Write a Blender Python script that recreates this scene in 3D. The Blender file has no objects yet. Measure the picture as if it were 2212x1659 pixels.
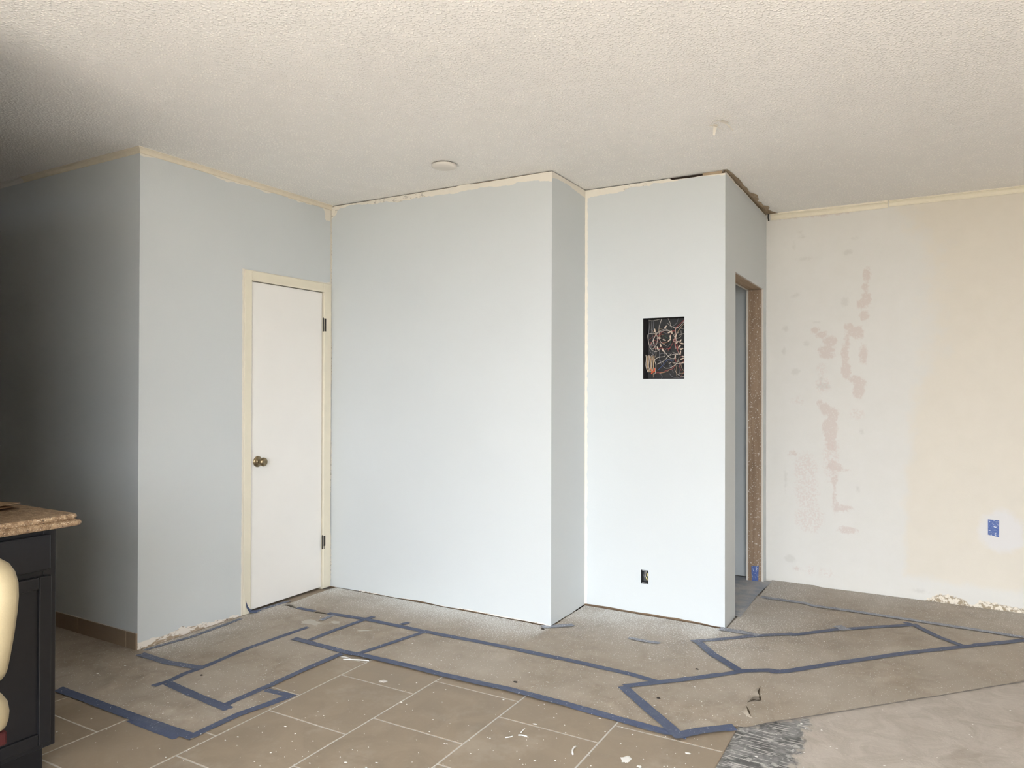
import bpy, bmesh, math, random
import numpy as np
from mathutils import Matrix, Vector

random.seed(7); rng = np.random.default_rng(7)
S = bpy.context.scene
COL = S.collection
H = 2.62                      # ceiling height, metres
CAMH = 1.3678                 # lens height

# ------------------------------------------------------------------ camera
F_PX, PITCH, ROLL, YAW = 1569.93, 0.0056, 0.0027, 0.5171
_f = np.array([-math.sin(YAW)*math.cos(PITCH), math.cos(YAW)*math.cos(PITCH), math.sin(PITCH)])
_r = np.array([math.cos(YAW), math.sin(YAW), 0.0]); _u = np.cross(_r, _f)
CR = math.cos(ROLL)*_r + math.sin(ROLL)*_u
CU = -math.sin(ROLL)*_r + math.cos(ROLL)*_u
cam = bpy.data.cameras.new('camera'); cam.sensor_width = 36.0; cam.sensor_fit = 'HORIZONTAL'
cam.lens = F_PX/2212*36.0; cam.clip_start = 0.02
cam_o = bpy.data.objects.new('camera', cam); COL.objects.link(cam_o)
cam_o.matrix_world = Matrix(((CR[0], CU[0], -_f[0], 0), (CR[1], CU[1], -_f[1], 0), (CR[2], CU[2], -_f[2], CAMH), (0, 0, 0, 1)))
S.camera = cam_o

# ------------------------------------------------------------------ world, sun, exposure
S.view_settings.view_transform = 'Standard'; S.view_settings.look = 'None'
S.view_settings.gamma = 1.0; S.view_settings.use_curve_mapping = False
S.view_settings.exposure = 0.93
wd = bpy.data.worlds.new('sky'); S.world = wd; wd.use_nodes = True
bg = wd.node_tree.nodes['Background']
bg.inputs['Color'].default_value = (0.91, 0.97, 1.04, 1); bg.inputs['Strength'].default_value = 8.6
sun = bpy.data.lights.new('sun', 'SUN'); sun.energy = 50.0; sun.angle = 0.02; sun.color = (1.0, 1.0, 0.99)
sun_o = bpy.data.objects.new('sun', sun); COL.objects.link(sun_o)
sun_o.rotation_euler = (math.radians(31), 0, math.radians(8))     # high sun: falls on the patio and on the floor just inside the glass
WX0, WX1, WZ0, WZ1, WY = -1.85, 1.95, 0.03, 2.40, -1.4           # glazed opening behind the camera
por = bpy.data.lights.new('window_portal', 'AREA'); por.shape = 'RECTANGLE'; por.size = WX1-WX0; por.size_y = WZ1-WZ0
por.cycles.is_portal = True
por_o = bpy.data.objects.new('window_portal', por); COL.objects.link(por_o)
por_o.location = ((WX0+WX1)/2, WY-0.04, (WZ0+WZ1)/2); por_o.rotation_euler = (math.radians(90), 0, 0)
S.cycles.use_denoising = True
S.cycles.max_bounces = 7; S.cycles.diffuse_bounces = 5; S.cycles.glossy_bounces = 2
S.cycles.adaptive_threshold = 0.03

# ------------------------------------------------------------------ geometry of the room (plan, metres)
XA, YL, YB, XD, YC, XE, YF = -3.561, 2.33, 3.733, -1.863, 4.205, -0.993, 5.44
EDGE_X = -0.662               # where the tiles stop and bare concrete begins
ZC = -0.009                   # top of the concrete

def ray(x, y):
    return CR*(x-1106)/F_PX - CU*(y-829.5)/F_PX + _f
def at(x, y, ax, val):
    d = ray(x, y); o = np.array([0, 0, CAMH]); return o + d*(val-o[ax])/d[ax]
ZOOM = {1: (.31646, 100, 1250), 2: (.31646, 550, 1250), 3: (.27125, 1100, 1250), 4: (.29928, 1550, 1220),
        5: (.20796, 1240, 320), 6: (.27125, 700, 340), 7: (.3436, 0, 280), 8: (.3134, 1640, 380), 9: (.27727, 1640, 880), 0: (1, 0, 0)}
def px(z, p):
    s, a, b = ZOOM[z]; return a+p[0]*s, b+p[1]*s
def fl(z, pts):
    return [tuple(at(*px(z, p), 2, 0.0)[:2]) for p in pts]

def hsh(ix, iy, seed):
    v = np.sin(ix*127.1 + iy*311.7 + seed*74.7)*43758.5453
    return v - np.floor(v)
def vnoise(x, y, scale, seed=0):
    x = np.asarray(x, float)*scale; y = np.asarray(y, float)*scale
    ix, iy = np.floor(x), np.floor(y); fx, fy = x-ix, y-iy
    fx = fx*fx*(3-2*fx); fy = fy*fy*(3-2*fy)
    a = hsh(ix, iy, seed); b = hsh(ix+1, iy, seed); c = hsh(ix, iy+1, seed); d = hsh(ix+1, iy+1, seed)
    return (a*(1-fx)+b*fx)*(1-fy) + (c*(1-fx)+d*fx)*fy
def smooth(a, b, x):
    t = np.clip((x-a)/(b-a), 0, 1); return t*t*(3-2*t)

# ------------------------------------------------------------------ object helpers
WL = {}
def mk(name, V, F, m, parent=None, origin=None, smooth_=False, attrs=None, structure=False):
    V = np.asarray(V, float)
    if origin is None:
        origin = (float((V[:, 0].min()+V[:, 0].max())/2), float((V[:, 1].min()+V[:, 1].max())/2), float(V[:, 2].min()))
    me = bpy.data.meshes.new(name)
    me.from_pydata((V-np.array(origin)).tolist(), [], [list(map(int, f)) for f in F]); me.update()
    if attrs:
        for k, a in attrs.items():
            at_ = me.attributes.new(k, 'FLOAT', 'POINT'); at_.data.foreach_set('value', np.asarray(a, np.float32))
    if m is not None: me.materials.append(m)
    if smooth_: me.polygons.foreach_set('use_smooth', [True]*len(me.polygons))
    o = bpy.data.objects.new(name, me); COL.objects.link(o)
    place(o, parent, origin)
    if structure: o['kind'] = 'structure'
    return o
def place(o, parent, origin):
    p = WL[parent.name] if parent is not None else (0, 0, 0)
    o.parent = parent
    o.location = tuple(origin[i]-p[i] for i in range(3)); WL[o.name] = tuple(origin)
def empty(name, loc):
    o = bpy.data.objects.new(name, None); COL.objects.link(o); o.location = loc; o.empty_display_size = 0.05
    WL[o.name] = tuple(loc); return o
def tag(o, label, cat=None, group=None):
    o['label'] = label
    if cat: o['category'] = cat
    if group: o['group'] = group
    return o

def box(x0, x1, y0, y1, z0, z1):
    V = [(x0, y0, z0), (x1, y0, z0), (x1, y1, z0), (x0, y1, z0), (x0, y0, z1), (x1, y0, z1), (x1, y1, z1), (x0, y1, z1)]
    F = [(0, 3, 2, 1), (4, 5, 6, 7), (0, 1, 5, 4), (1, 2, 6, 5), (2, 3, 7, 6), (3, 0, 4, 7)]
    return V, F
def bevbox(x0, x1, y0, y1, z0, z1, r=0.003, seg=2):
    bm = bmesh.new(); V, F = box(x0, x1, y0, y1, z0, z1)
    vs = [bm.verts.new(v) for v in V]
    for f in F: bm.faces.new([vs[i] for i in f])
    bmesh.ops.bevel(bm, geom=bm.edges[:], offset=r, segments=seg, affect='EDGES', profile=0.5)
    return bm_out(bm)
def bm_out(bm):
    bm.verts.index_update()
    V = [tuple(v.co) for v in bm.verts]; F = [[v.index for v in f.verts] for f in bm.faces]; bm.free(); return V, F
def joinm(*parts):
    V, F = [], []
    for v, f in parts:
        n = len(V); V += [tuple(p) for p in v]; F += [[i+n for i in q] for q in f]
    return V, F
def tube(pts, r, seg=6, caps=True):
    P = [np.array(p, float) for p in pts]; V, F = [], []
    rr = r if hasattr(r, '__len__') else [r]*len(P)
    prev = None
    for i, p in enumerate(P):
        t = P[min(i+1, len(P)-1)] - P[max(i-1, 0)]; t = t/(np.linalg.norm(t)+1e-9)
        if prev is None:
            a = np.array([0, 0, 1.]) if abs(t[2]) < .9 else np.array([1., 0, 0])
            n = np.cross(t, a)
        else: n = prev - t*np.dot(prev, t)
        n = n/(np.linalg.norm(n)+1e-9); prev = n; b = np.cross(t, n)
        for k in range(seg):
            an = 2*math.pi*k/seg; V.append(tuple(p + rr[i]*(math.cos(an)*n + math.sin(an)*b)))
    for i in range(len(P)-1):
        for k in range(seg):
            k2 = (k+1) % seg; F.append((i*seg+k, i*seg+k2, (i+1)*seg+k2, (i+1)*seg+k))
    if caps:
        F.append(tuple(range(seg))[::-1]); F.append(tuple((len(P)-1)*seg+k for k in range(seg)))
    return V, F
def spline(pts, n=6):
    P = [np.array(p, float) for p in pts]; Q = [P[0]*2-P[1]] + P + [P[-1]*2-P[-2]]; out = []
    for i in range(1, len(Q)-2):
        for k in range(n):
            t = k/n; a, b, c, d = Q[i-1], Q[i], Q[i+1], Q[i+2]
            out.append(.5*((2*b) + (c-a)*t + (2*a-5*b+4*c-d)*t*t + (3*b-a-3*c+d)*t**3))
    out.append(P[-1]); return out
def lathe(prof, org, ax, seg=20):
    """prof: (radius, distance along axis)"""
    org = np.array(org, float); ax = np.array(ax, float); a = np.array([0, 0, 1.]) if abs(ax[2]) < .9 else np.array([1., 0, 0])
    n = np.cross(ax, a); n /= np.linalg.norm(n); b = np.cross(ax, n); V, F = [], []
    for r, d in prof:
        for k in range(seg):
            an = 2*math.pi*k/seg; V.append(tuple(org + ax*d + r*(math.cos(an)*n + math.sin(an)*b)))
    for i in range(len(prof)-1):
        for k in range(seg):
            k2 = (k+1) % seg; F.append((i*seg+k, (i+1)*seg+k, (i+1)*seg+k2, i*seg+k2)[::-1])
    F.append(tuple(range(seg))[::-1]); F.append(tuple((len(prof)-1)*seg+k for k in range(seg)))
    return V, F

# ------------------------------------------------------------------ material helpers
class NT:
    def __init__(self, name, flat2d=False):
        self.d2 = flat2d
        self.m = bpy.data.materials.new(name); self.m.use_nodes = True; self.t = self.m.node_tree
        self.p = self.t.nodes['Principled BSDF']; self.co = None
    def n(self, typ, **kw):
        nd = self.t.nodes.new(typ)
        for k, v in kw.items(): setattr(nd, k, v)
        return nd
    def l(self, a, b): self.t.links.new(a, b)
    def pos(self):
        if self.co is None: self.co = self.n('ShaderNodeNewGeometry').outputs['Position']
        return self.co
    def mapped(self, scale):
        mp = self.n('ShaderNodeMapping'); mp.inputs['Scale'].default_value = scale; self.l(self.pos(), mp.inputs['Vector']); return mp.outputs[0]
    def noise(self, scale, detail=3, rough=.55, vec=None, dist=0.0):
        nd = self.n('ShaderNodeTexNoise', noise_dimensions='2D' if self.d2 else '3D'); nd.inputs['Scale'].default_value = scale; nd.inputs['Detail'].default_value = detail
        nd.inputs['Roughness'].default_value = rough; nd.inputs['Distortion'].default_value = dist
        self.l(vec if vec is not None else self.pos(), nd.inputs['Vector']); return nd.outputs['Fac']
    def voro(self, scale, feature='F1', vec=None, out='Distance', rnd=1.0):
        nd = self.n('ShaderNodeTexVoronoi', feature=feature, voronoi_dimensions='2D' if self.d2 else '3D'); nd.inputs['Scale'].default_value = scale; nd.inputs['Randomness'].default_value = rnd
        self.l(vec if vec is not None else self.pos(), nd.inputs['Vector']); return nd.outputs[out]
    def ramp(self, fac, lo, hi, a=0.0, b=1.0):
        nd = self.n('ShaderNodeMapRange', interpolation_type='SMOOTHSTEP')
        for k, v in zip(('From Min', 'From Max', 'To Min', 'To Max'), (lo, hi, a, b)): nd.inputs[k].default_value = v
        self.l(fac, nd.inputs['Value']); return nd.outputs[0]
    def math(self, op, a, b=None, c=None):
        nd = self.n('ShaderNodeMath', operation=op)
        for i, v in enumerate((a, b, c)):
            if v is None: continue
            if isinstance(v, (int, float)): nd.inputs[i].default_value = v
            else: self.l(v, nd.inputs[i])
        return nd.outputs[0]
    def mix(self, fac, a, b):
        nd = self.n('ShaderNodeMix', data_type='RGBA')
        for s, v in (('Factor', fac), ('A', a), ('B', b)):
            i = [q for q in nd.inputs if q.name == s and q.enabled][0] if s == 'Factor' else [q for q in nd.inputs if q.name == s and q.type == 'RGBA'][0]
            if isinstance(v, tuple): i.default_value = v + (1,) if len(v) == 3 else v
            elif isinstance(v, (int, float)): i.default_value = v
            else: self.l(v, i)
        return [q for q in nd.outputs if q.type == 'RGBA'][0]
    def attr(self, name):
        return self.n('ShaderNodeAttribute', attribute_name=name).outputs['Fac']
    def color(self, c):
        if isinstance(c, tuple): self.p.inputs['Base Color'].default_value = c + (1,)
        else: self.l(c, self.p.inputs['Base Color'])
    def bump(self, h, strength=.3, dist=.01):
        nd = self.n('ShaderNodeBump'); nd.inputs['Strength'].default_value = strength; nd.inputs['Distance'].default_value = dist
        self.l(h, nd.inputs['Height']); self.l(nd.outputs[0], self.p.inputs['Normal'])
    def rough(self, r, spec=.3):
        if isinstance(r, (int, float)): self.p.inputs['Roughness'].default_value = r
        else: self.l(r, self.p.inputs['Roughness'])
        self.p.inputs['Specular IOR Level'].default_value = spec
        return self
def flat(name, c, r=.6, spec=.3, var=.12, scale=40, metal=0.0, bump=0.0):
    t = NT(name); nz = t.noise(scale)
    t.color(t.mix(nz, tuple(v*(1-var) for v in c), tuple(min(1, v*(1+var)) for v in c))); t.rough(r, spec)
    t.p.inputs['Metallic'].default_value = metal
    if bump: t.bump(nz, .4, bump)
    return t.m

GREY = (0.60, 0.628, 0.635); CREAM = (0.78, 0.735, 0.645); CEIL = (0.89, 0.872, 0.84)
PAINT = (0.84, 0.83, 0.79)

def m_wall():
    """grey emulsion; cream old paint where attr 'cut' > 0; broken plaster where attr 'dmg' > 0"""
    t = NT('grey_wall_paint')
    big = t.noise(1.6, 1); orange = t.noise(105, 1)
    g = t.mix(big, tuple(v*.97 for v in GREY), tuple(v*1.03 for v in GREY))
    n1 = t.noise(22, 3, .6)
    cut = t.math('ADD', t.attr('cut'), t.math('MULTIPLY_ADD', n1, .024, -.012))
    f1 = t.ramp(cut, -.001, .002)
    cr = t.mix(n1, tuple(v*.95 for v in CREAM), (.80, .765, .69))
    scr = t.ramp(t.noise(35, 4, .7, t.mapped((1, 1, 2.5))), .56, .6)
    cr = t.mix(t.math('MULTIPLY', scr, t.ramp(t.attr('rough_cut'), .2, .6)), cr, (.50, .47, .42))
    c = t.mix(f1, g, cr)
    dn = t.noise(15, 4, .65, t.mapped((1, 1, 2.6)))
    dm = t.math('ADD', t.attr('dmg'), t.math('MULTIPLY_ADD', dn, .05, -.025))
    f2 = t.ramp(dm, 0, .004)
    p = t.mix(t.ramp(dn, .42, .5), (.42, .33, .24), (.80, .75, .69))
    p = t.mix(t.ramp(t.noise(24, 4, .65, t.mapped((1, 1, 2.2))), .60, .66), p, (.20, .15, .11))
    c = t.mix(f2, c, p)
    t.color(c); t.rough(.62, .25)
    t.bump(orange, .10, .003)
    return t.m
def m_wallF():
    t = NT('patched_cream_wall')
    n1 = t.noise(9, 4, .6); n2 = t.noise(45, 4, .65); n3 = t.noise(160, 2)
    prim = t.mix(n1, (.645, .628, .585), (.695, .678, .643))
    crm = t.mix(n1, (.655, .608, .525), (.70, .652, .572))
    fc = t.ramp(t.math('ADD', t.attr('cream'), t.math('MULTIPLY_ADD', n1, .12, -.06)), -.035, .035)
    c = t.mix(fc, prim, crm)
    ft = t.ramp(t.math('ADD', t.attr('pale'), t.math('MULTIPLY_ADD', n1, .1, -.05)), -.02, .03)
    c = t.mix(ft, c, (.675, .655, .64))
    gy = t.ramp(t.math('ADD', t.attr('greyst'), t.math('MULTIPLY_ADD', n2, .04, -.02)), -.008, .012)
    c = t.mix(t.math('MULTIPLY', gy, .55), c, (.56, .54, .50))
    pk = t.ramp(t.math('ADD', t.attr('pink'), t.math('MULTIPLY_ADD', n2, .05, -.025)), -.006, .008)
    spk = t.ramp(t.noise(140, 2), .60, .66)
    pk = t.math('MULTIPLY', pk, t.math('SUBTRACT', 1.0, t.math('MULTIPLY', spk, .8)))
    c = t.mix(t.math('MULTIPLY', pk, .58), c, (.575, .478, .435))
    fp = t.ramp(t.math('ADD', t.attr('faint'), t.math('MULTIPLY_ADD', n2, .08, -.04)), -.01, .03)
    c = t.mix(t.math('MULTIPLY', t.math('MULTIPLY', fp, .5), t.ramp(t.noise(80, 3), .42, .58)), c, (.62, .52, .48))
    dm = t.math('ADD', t.attr('dmg'), t.math('MULTIPLY_ADD', n2, .06, -.03))
    fd = t.ramp(dm, 0, .006)
    p = t.mix(t.ramp(n2, .44, .56), (.36, .29, .20), (.76, .70, .60))
    c = t.mix(fd, c, p)
    t.color(c); t.rough(.7, .2)
    t.bump(t.math('ADD', t.math('MULTIPLY', n3, .3), t.math('MULTIPLY', fd, t.math('MULTIPLY', n2, -4))), .25, .005)
    return t.m
def m_ceiling():
    t = NT('popcorn_ceiling', True)
    v = t.voro(66, 'F1'); n = t.noise(110, 1)
    big = t.noise(1.1, 2); dens = t.ramp(t.noise(9, 3), .32, .62, .35, 1.0)
    v2 = t.math('ADD', v, t.math('MULTIPLY_ADD', n, .5, -.25))
    fleck = t.math('MULTIPLY', t.ramp(v2, .34, .16), dens)
    base = t.mix(big, tuple(c*.91 for c in CEIL), tuple(c*.97 for c in CEIL))
    t.color(t.mix(t.math('MULTIPLY', fleck, .95), base, (.97, .945, .90)))
    t.rough(.75, .25)
    t.bump(t.ramp(v2, .45, .10), .5, .006)
    return t.m
def spray(t, base, amount, white=(.80, .80, .78), mist=.42):
    """white paint droplets and mist; amount 0..1 socket"""
    d1 = t.ramp(t.math('SUBTRACT', t.math('ADD', t.noise(115, 2, .5), t.math('MULTIPLY', amount, .22)), .73), 0, .02)
    d2 = t.ramp(t.math('SUBTRACT', t.math('ADD', t.noise(330, 1, .5), t.math('MULTIPLY', amount, .30)), .80), 0, .05)
    c = t.mix(t.math('MULTIPLY', amount, mist), base, tuple(w*.85 for w in white))
    c = t.mix(t.math('MULTIPLY', d2, .7), c, white)
    return t.mix(t.math('MULTIPLY', d1, .85), c, white)
def m_paper():
    t = NT('brown_builders_paper', True)
    b = t.noise(1.5, 4, .6); m = t.noise(9, 5, .65, None, .6); f = t.noise(120, 2); st = t.noise(7, 3, .6, t.mapped((1, .35, 1)), .8)
    c = t.mix(t.ramp(m, .3, .7), (.305, .255, .20), (.38, .32, .256))
    c = t.mix(t.ramp(b, .35, .68), c, (.40, .35, .29))
    c = t.mix(t.math('MULTIPLY', t.ramp(st, .56, .72), .35), c, (.29, .24, .18))
    dust = t.ramp(t.noise(3.3, 5, .7), .52, .75)
    c = t.mix(t.math('MULTIPLY', dust, .30), c, (.55, .50, .43))
    am = t.math('MULTIPLY', t.attr('spray'), t.ramp(t.noise(2.6, 3), .2, .62, .45, 1.0))
    t.color(spray(t, c, am)); t.rough(.72, .25)
    t.bump(st, .40, .012)
    return t.m
def m_tape(name, dusty, c1=(.040, .058, .125), c2=(.062, .086, .165), mist=.42):
    t = NT(name)
    n = t.noise(26, 4, .6); c = t.mix(n, c1, c2)
    c = t.mix(t.math('MULTIPLY', t.ramp(t.noise(11, 4, .7), .5, .75), .35), c, (.17, .185, .225))
    am = t.math('MAXIMUM', t.attr('spray'), dusty)
    if dusty > .3: c = t.mix(t.ramp(t.noise(18, 4, .7), .32, .62, .15, .62), c, (.33, .35, .39))
    t.color(spray(t, c, am, (.72, .74, .78), mist)); t.rough(.55, .35); t.bump(t.noise(90, 3), .35, .003)
    return t.m
def m_tile():
    t = NT('brown_porcelain_tile', True)
    oi = t.n('ShaderNodeObjectInfo').outputs['Random']
    m = t.noise(5, 5, .62, None, .8); f = t.noise(55, 3); b = t.noise(1.3, 2)
    c = t.mix(t.ramp(m, .3, .7), (.262, .205, .146), (.322, .257, .188))
    c = t.mix(t.math('MULTIPLY', oi, .35), c, (.325, .262, .193))
    c = t.mix(t.math('MULTIPLY', t.ramp(t.noise(3.1, 5, .7), .5, .75), .30), c, (.48, .42, .34))
    c = t.mix(t.math('MULTIPLY', t.ramp(f, .6, .75), .25), c, (.36, .30, .23))
    t.color(c); t.rough(t.ramp(m, .3, .7, .42, .55), .35); t.bump(f, .08, .003)
    return t.m
def m_concrete():
    t = NT('bare_concrete', True)
    b = t.noise(2.2, 5, .65, None, .7); m = t.noise(8, 6, .7, None, .8); f = t.noise(70, 4, .7)
    sm = t.noise(6, 5, .65, t.mapped((.45, 1.2, 1)), 1.5)
    c = t.mix(t.ramp(m, .3, .7), (.43, .385, .335), (.51, .46, .41))
    c = t.mix(t.math('MULTIPLY', t.ramp(b, .5, .72), .45), c, (.32, .27, .22))
    c = t.mix(t.math('MULTIPLY', t.ramp(sm, .56, .75), .5), c, (.56, .51, .455))
    c = t.mix(t.math('MULTIPLY', t.ramp(f, .66, .74), .5), c, (.66, .62, .56))
    d = t.attr('thinset')
    n = t.noise(10, 5, .7); sl = t.noise(26, 3, .6, None, .2)
    mp = t.n('ShaderNodeMapping'); mp.inputs['Rotation'].default_value = (0, 0, math.radians(-40)); mp.inputs['Scale'].default_value = (9, 130, 1)
    t.l(t.pos(), mp.inputs['Vector']); sc = t.noise(1.0, 3, .6, mp.outputs[0])
    th = t.mix(t.ramp(n, .35, .65), (.12, .12, .118), (.27, .268, .262))
    th = t.mix(t.math('MULTIPLY', t.ramp(sc, .585, .62), .85), th, (.62, .60, .57))
    th = t.mix(t.math('MULTIPLY', t.ramp(sl, .60, .68), .6), th, (.58, .565, .54))
    fd = t.ramp(t.math('ADD', d, t.math('MULTIPLY_ADD', t.noise(18, 4, .65), .11, -.055)), -.01, .015)
    c = t.mix(fd, c, th)
    t.color(c); t.rough(.85, .2); t.bump(t.math('ADD', m, t.math('MULTIPLY', f, .6)), .3, .006)
    return t.m
def m_wood(name, c1, c2, axis=2, flecks=0.0, scale=1.0):
    t = NT(name); sc = [26*scale]*3; sc[axis] = 1.6*scale
    g = t.noise(1, 4, .6, t.mapped(tuple(sc)), .8); f = t.noise(4, 3)
    c = t.mix(t.ramp(g, .3, .7), c1, c2); c = t.mix(t.math('MULTIPLY', t.ramp(f, .55, .75), .4), c, tuple(v*.6 for v in c1))
    if flecks:
        d = t.math('MULTIPLY', t.ramp(t.noise(95, 2), .625, .66), flecks); c = t.mix(d, c, (.80, .76, .70))
    t.color(c); t.rough(.7, .2); t.bump(g, .3, .004); return t.m
def m_granite():
    t = NT('brown_granite')
    v = t.voro(140, out='Color'); n = t.noise(45, 4, .7); s = t.noise(220, 2)
    c = t.mix(t.ramp(n, .35, .68), (.16, .095, .05), (.36, .25, .15)); c = t.mix(t.ramp(s, .58, .7), c, (.62, .52, .38))
    c = t.mix(t.ramp(t.noise(100, 2), .62, .7), c, (.05, .03, .02)); t.color(c); t.rough(.42, .4); return t.m
def m_leather():
    t = NT('cream_leather'); n = t.noise(12, 4); v = t.noise(260, 1)
    t.color(t.mix(n, (.35, .285, .170), (.40, .33, .205))); t.rough(.48, .35); t.bump(v, .12, .002); return t.m

MW, MF, MC, MP = m_wall(), m_wallF(), m_ceiling(), m_paper()
MT, MTD = m_tape('blue_painters_tape', 0.10), m_tape('dusty_blue_tape', 0.36)
MTI, MCO = m_tile(), m_concrete()
CREAMT = flat('cream_gloss_trim', (.77, .715, .58), .45, .4, .05, 12)
CREAMW = flat('old_cream_moulding', (.74, .675, .55), .5, .35, .10, 20, bump=.002)
PRIMER = flat('white_primer', (.76, .74, .70), .6, .3, .05, 15)
DOORM = flat('white_door_paint', (.83, .81, .775), .42, .4, .02, 6)
BRASS = flat('antique_brass', (.30, .235, .145), .28, .5, .15, 60, metal=1.0)
BLACKM = flat('black_hinge_metal', (.030, .026, .022), .5, .4, .3, 80)
DARKV = flat('dark_cavity_shade', (.035, .026, .020), .9, .1, .3, 30)  # near-black colour standing in for shade inside gaps and cavities
DRYE = flat('drywall_edge', (.70, .66, .60), .8, .2, .08, 60)
STUD = m_wood('spattered_stud_timber', (.26, .18, .12), (.36, .26, .18), 2, .85)
PLATE = m_wood('old_timber_plate', (.16, .105, .065), (.28, .19, .12), 0)
TANP = m_wood('tan_timber_plate', (.36, .27, .18), (.46, .36, .25), 0)
TORN = m_wood('torn_drywall_paper', (.20, .14, .085), (.40, .31, .21), 1, .35, 1.5)
ESP = flat('espresso_cabinet_paint', (.0135, .0135, .0155), .32, .4, .15, 50)
GROUT = flat('pale_grout', (.57, .55, .515), .9, .15, .12, 90)
BASET = flat('brown_base_tile', (.25, .185, .125), .5, .35, .12, 14)

PLAINW = flat('plain_grey_wall', GREY, .62, .25, .03, 3)
# ------------------------------------------------------------------ the shell
def lines(a, b, step, extra=()):
    n = max(1, int(round((b-a)/step)))
    L = np.concatenate([np.linspace(a, b, n+1), np.array([e for e in extra if a < e < b])])
    return np.unique(np.round(L, 5))
def poly_z(z, pts, axis, const):
    """polyline in photo pixels on a wall -> sorted (s, z) arrays"""
    P = [at(*px(z, p), axis, const) for p in pts]; s = 1-axis if axis < 2 else 0
    P.sort(key=lambda q: q[s]); return np.array([q[s] for q in P]), np.array([q[2] for q in P])
def wall(name, axis, const, s0, s1, z0=0.0, z1=H, step=.02, holes=(), top=None, bot=None, attrs=None, mat=None, parent=None):
    hs = [h[0] for h in holes]+[h[1] for h in holes]; hz = [h[2] for h in holes]+[h[3] for h in holes]
    s = lines(s0, s1, step, hs); z = lines(z0, z1, step, hz)
    SS, ZZ = np.meshgrid(s, z); SS = SS.copy(); ZZ = ZZ.copy()
    A = attrs(SS.ravel(), ZZ.ravel()) if attrs else {}
    if top is not None: ZZ[-1] = z1 - top(s)
    if bot is not None: ZZ[0] = z0 + bot(s)
    V = np.zeros((SS.size, 3)); V[:, axis] = const; V[:, 1-axis] = SS.ravel(); V[:, 2] = ZZ.ravel()
    n = len(s); F = []
    for j in range(len(z)-1):
        zc = (z[j]+z[j+1])/2
        for i in range(n-1):
            sc = (s[i]+s[i+1])/2
            if any(h[0] < sc < h[1] and h[2] < zc < h[3] for h in holes): continue
            F.append((j*n+i, j*n+i+1, (j+1)*n+i+1, (j+1)*n+i))
    full = {k: np.full(SS.size, -1.0) for k in (('cut', 'dmg', 'rough_cut') if mat is None else ())}
    full.update(A)
    return mk(name, V, F, mat or MW, parent, attrs=full, structure=parent is None)

# grey wall of the kitchen side, in shade
wall('wall_left', 1, YL, -7.0, XA, step=.1)
# wall with the door
DY0, DY1, DZ1 = 3.046, 3.662, 2.018
sA, zA = poly_z(7, [(885, 165), (1010, 185), (1090, 205), (1180, 240), (1215, 250), (1290, 262), (1335, 290), (1420, 325), (1500, 340), (1600, 365), (1690, 402), (1720, 397), (1800, 425), (1880, 455), (2020, 490)], 0, XA)
sAd, zAd = poly_z(0, [(302, 1385), (323, 1380), (367, 1365), (389, 1354), (430, 1347), (477, 1338), (510, 1327), (520, 1323)], 0, XA)
def attA(s, z):
    cut = z - np.interp(s, sA, zA)
    cut = np.maximum(cut, .006 - (YB-s))
    cut = np.maximum(cut, .020 - np.hypot(np.maximum(0, 3.69-s), np.maximum(0, H-.09-z)))
    cut = np.maximum(cut, np.where((s > DY0-.075) & (z < 2.10), .022 - np.maximum(2.985-s, z-2.08)*0 - np.maximum(np.maximum(2.997-s, z-2.076), 0)*2.2, -1))
    dm = np.where(s < 2.99, np.interp(s, sAd, zAd) - z - .004, -1)
    return dict(cut=cut, dmg=dm)
wall('wall_door', 0, XA, YL, YB+.02, holes=[(DY0-.012, DY1+.012, -1, DZ1+.012)], attrs=attA)
# centre wall
sB, zB = poly_z(6, [(75, 430), (150, 405), (200, 378), (400, 372), (500, 350), (570, 360), (700, 330), (800, 315), (920, 300), (1030, 290), (1100, 270), (1220, 250), (1300, 235), (1500, 222), (1550, 195), (1700, 185), (1815, 190)], 1, YB)
def attB(s, z):
    cut = z - np.interp(s, sB, zB); cut = np.maximum(cut, .008 + .005*np.sin(z*9) - (s-XA))
    cut = np.maximum(cut, .03 - np.hypot(np.maximum(0, s-XA-.02), np.maximum(0, H-.05-z)))
    b = .010 + .008*vnoise(s, s*0, 9, 4)
    return dict(cut=cut, rough_cut=np.where(s < -2.75, 1.0, -1.0), dmg=np.where(s > -3.3, .012 - z + .01*vnoise(s, z*0, 6, 2), -1) - .008)
def gapB(s):
    g = .0055 + .003*vnoise(s, s*0, 14, 3); g[(s > -2.52) & (s < -2.42)] = 0.0008; return g
def botB(s): return .004 + .010*vnoise(s, s*0, 5, 8)*smooth(-3.5, -3.0, s)
wB = wall('wall_center', 1, YB, XA+.0035, XD, step=.0185, top=gapB, bot=botB, attrs=attB)
mk('top_plate', *box(XA-.05, XD-.03, YB+.012, YB+.05, H-.12, H+.04), PLATE, wB)
mk('bottom_plate', *box(XA-.05, XD-.03, YB+.012, YB+.05, -.02, .10), PLATE, wB)
mk('corner_stud', *box(XA-.06, XA+.06, YB+.03, YB+.07, 0, H), DARKV, wB)
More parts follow.
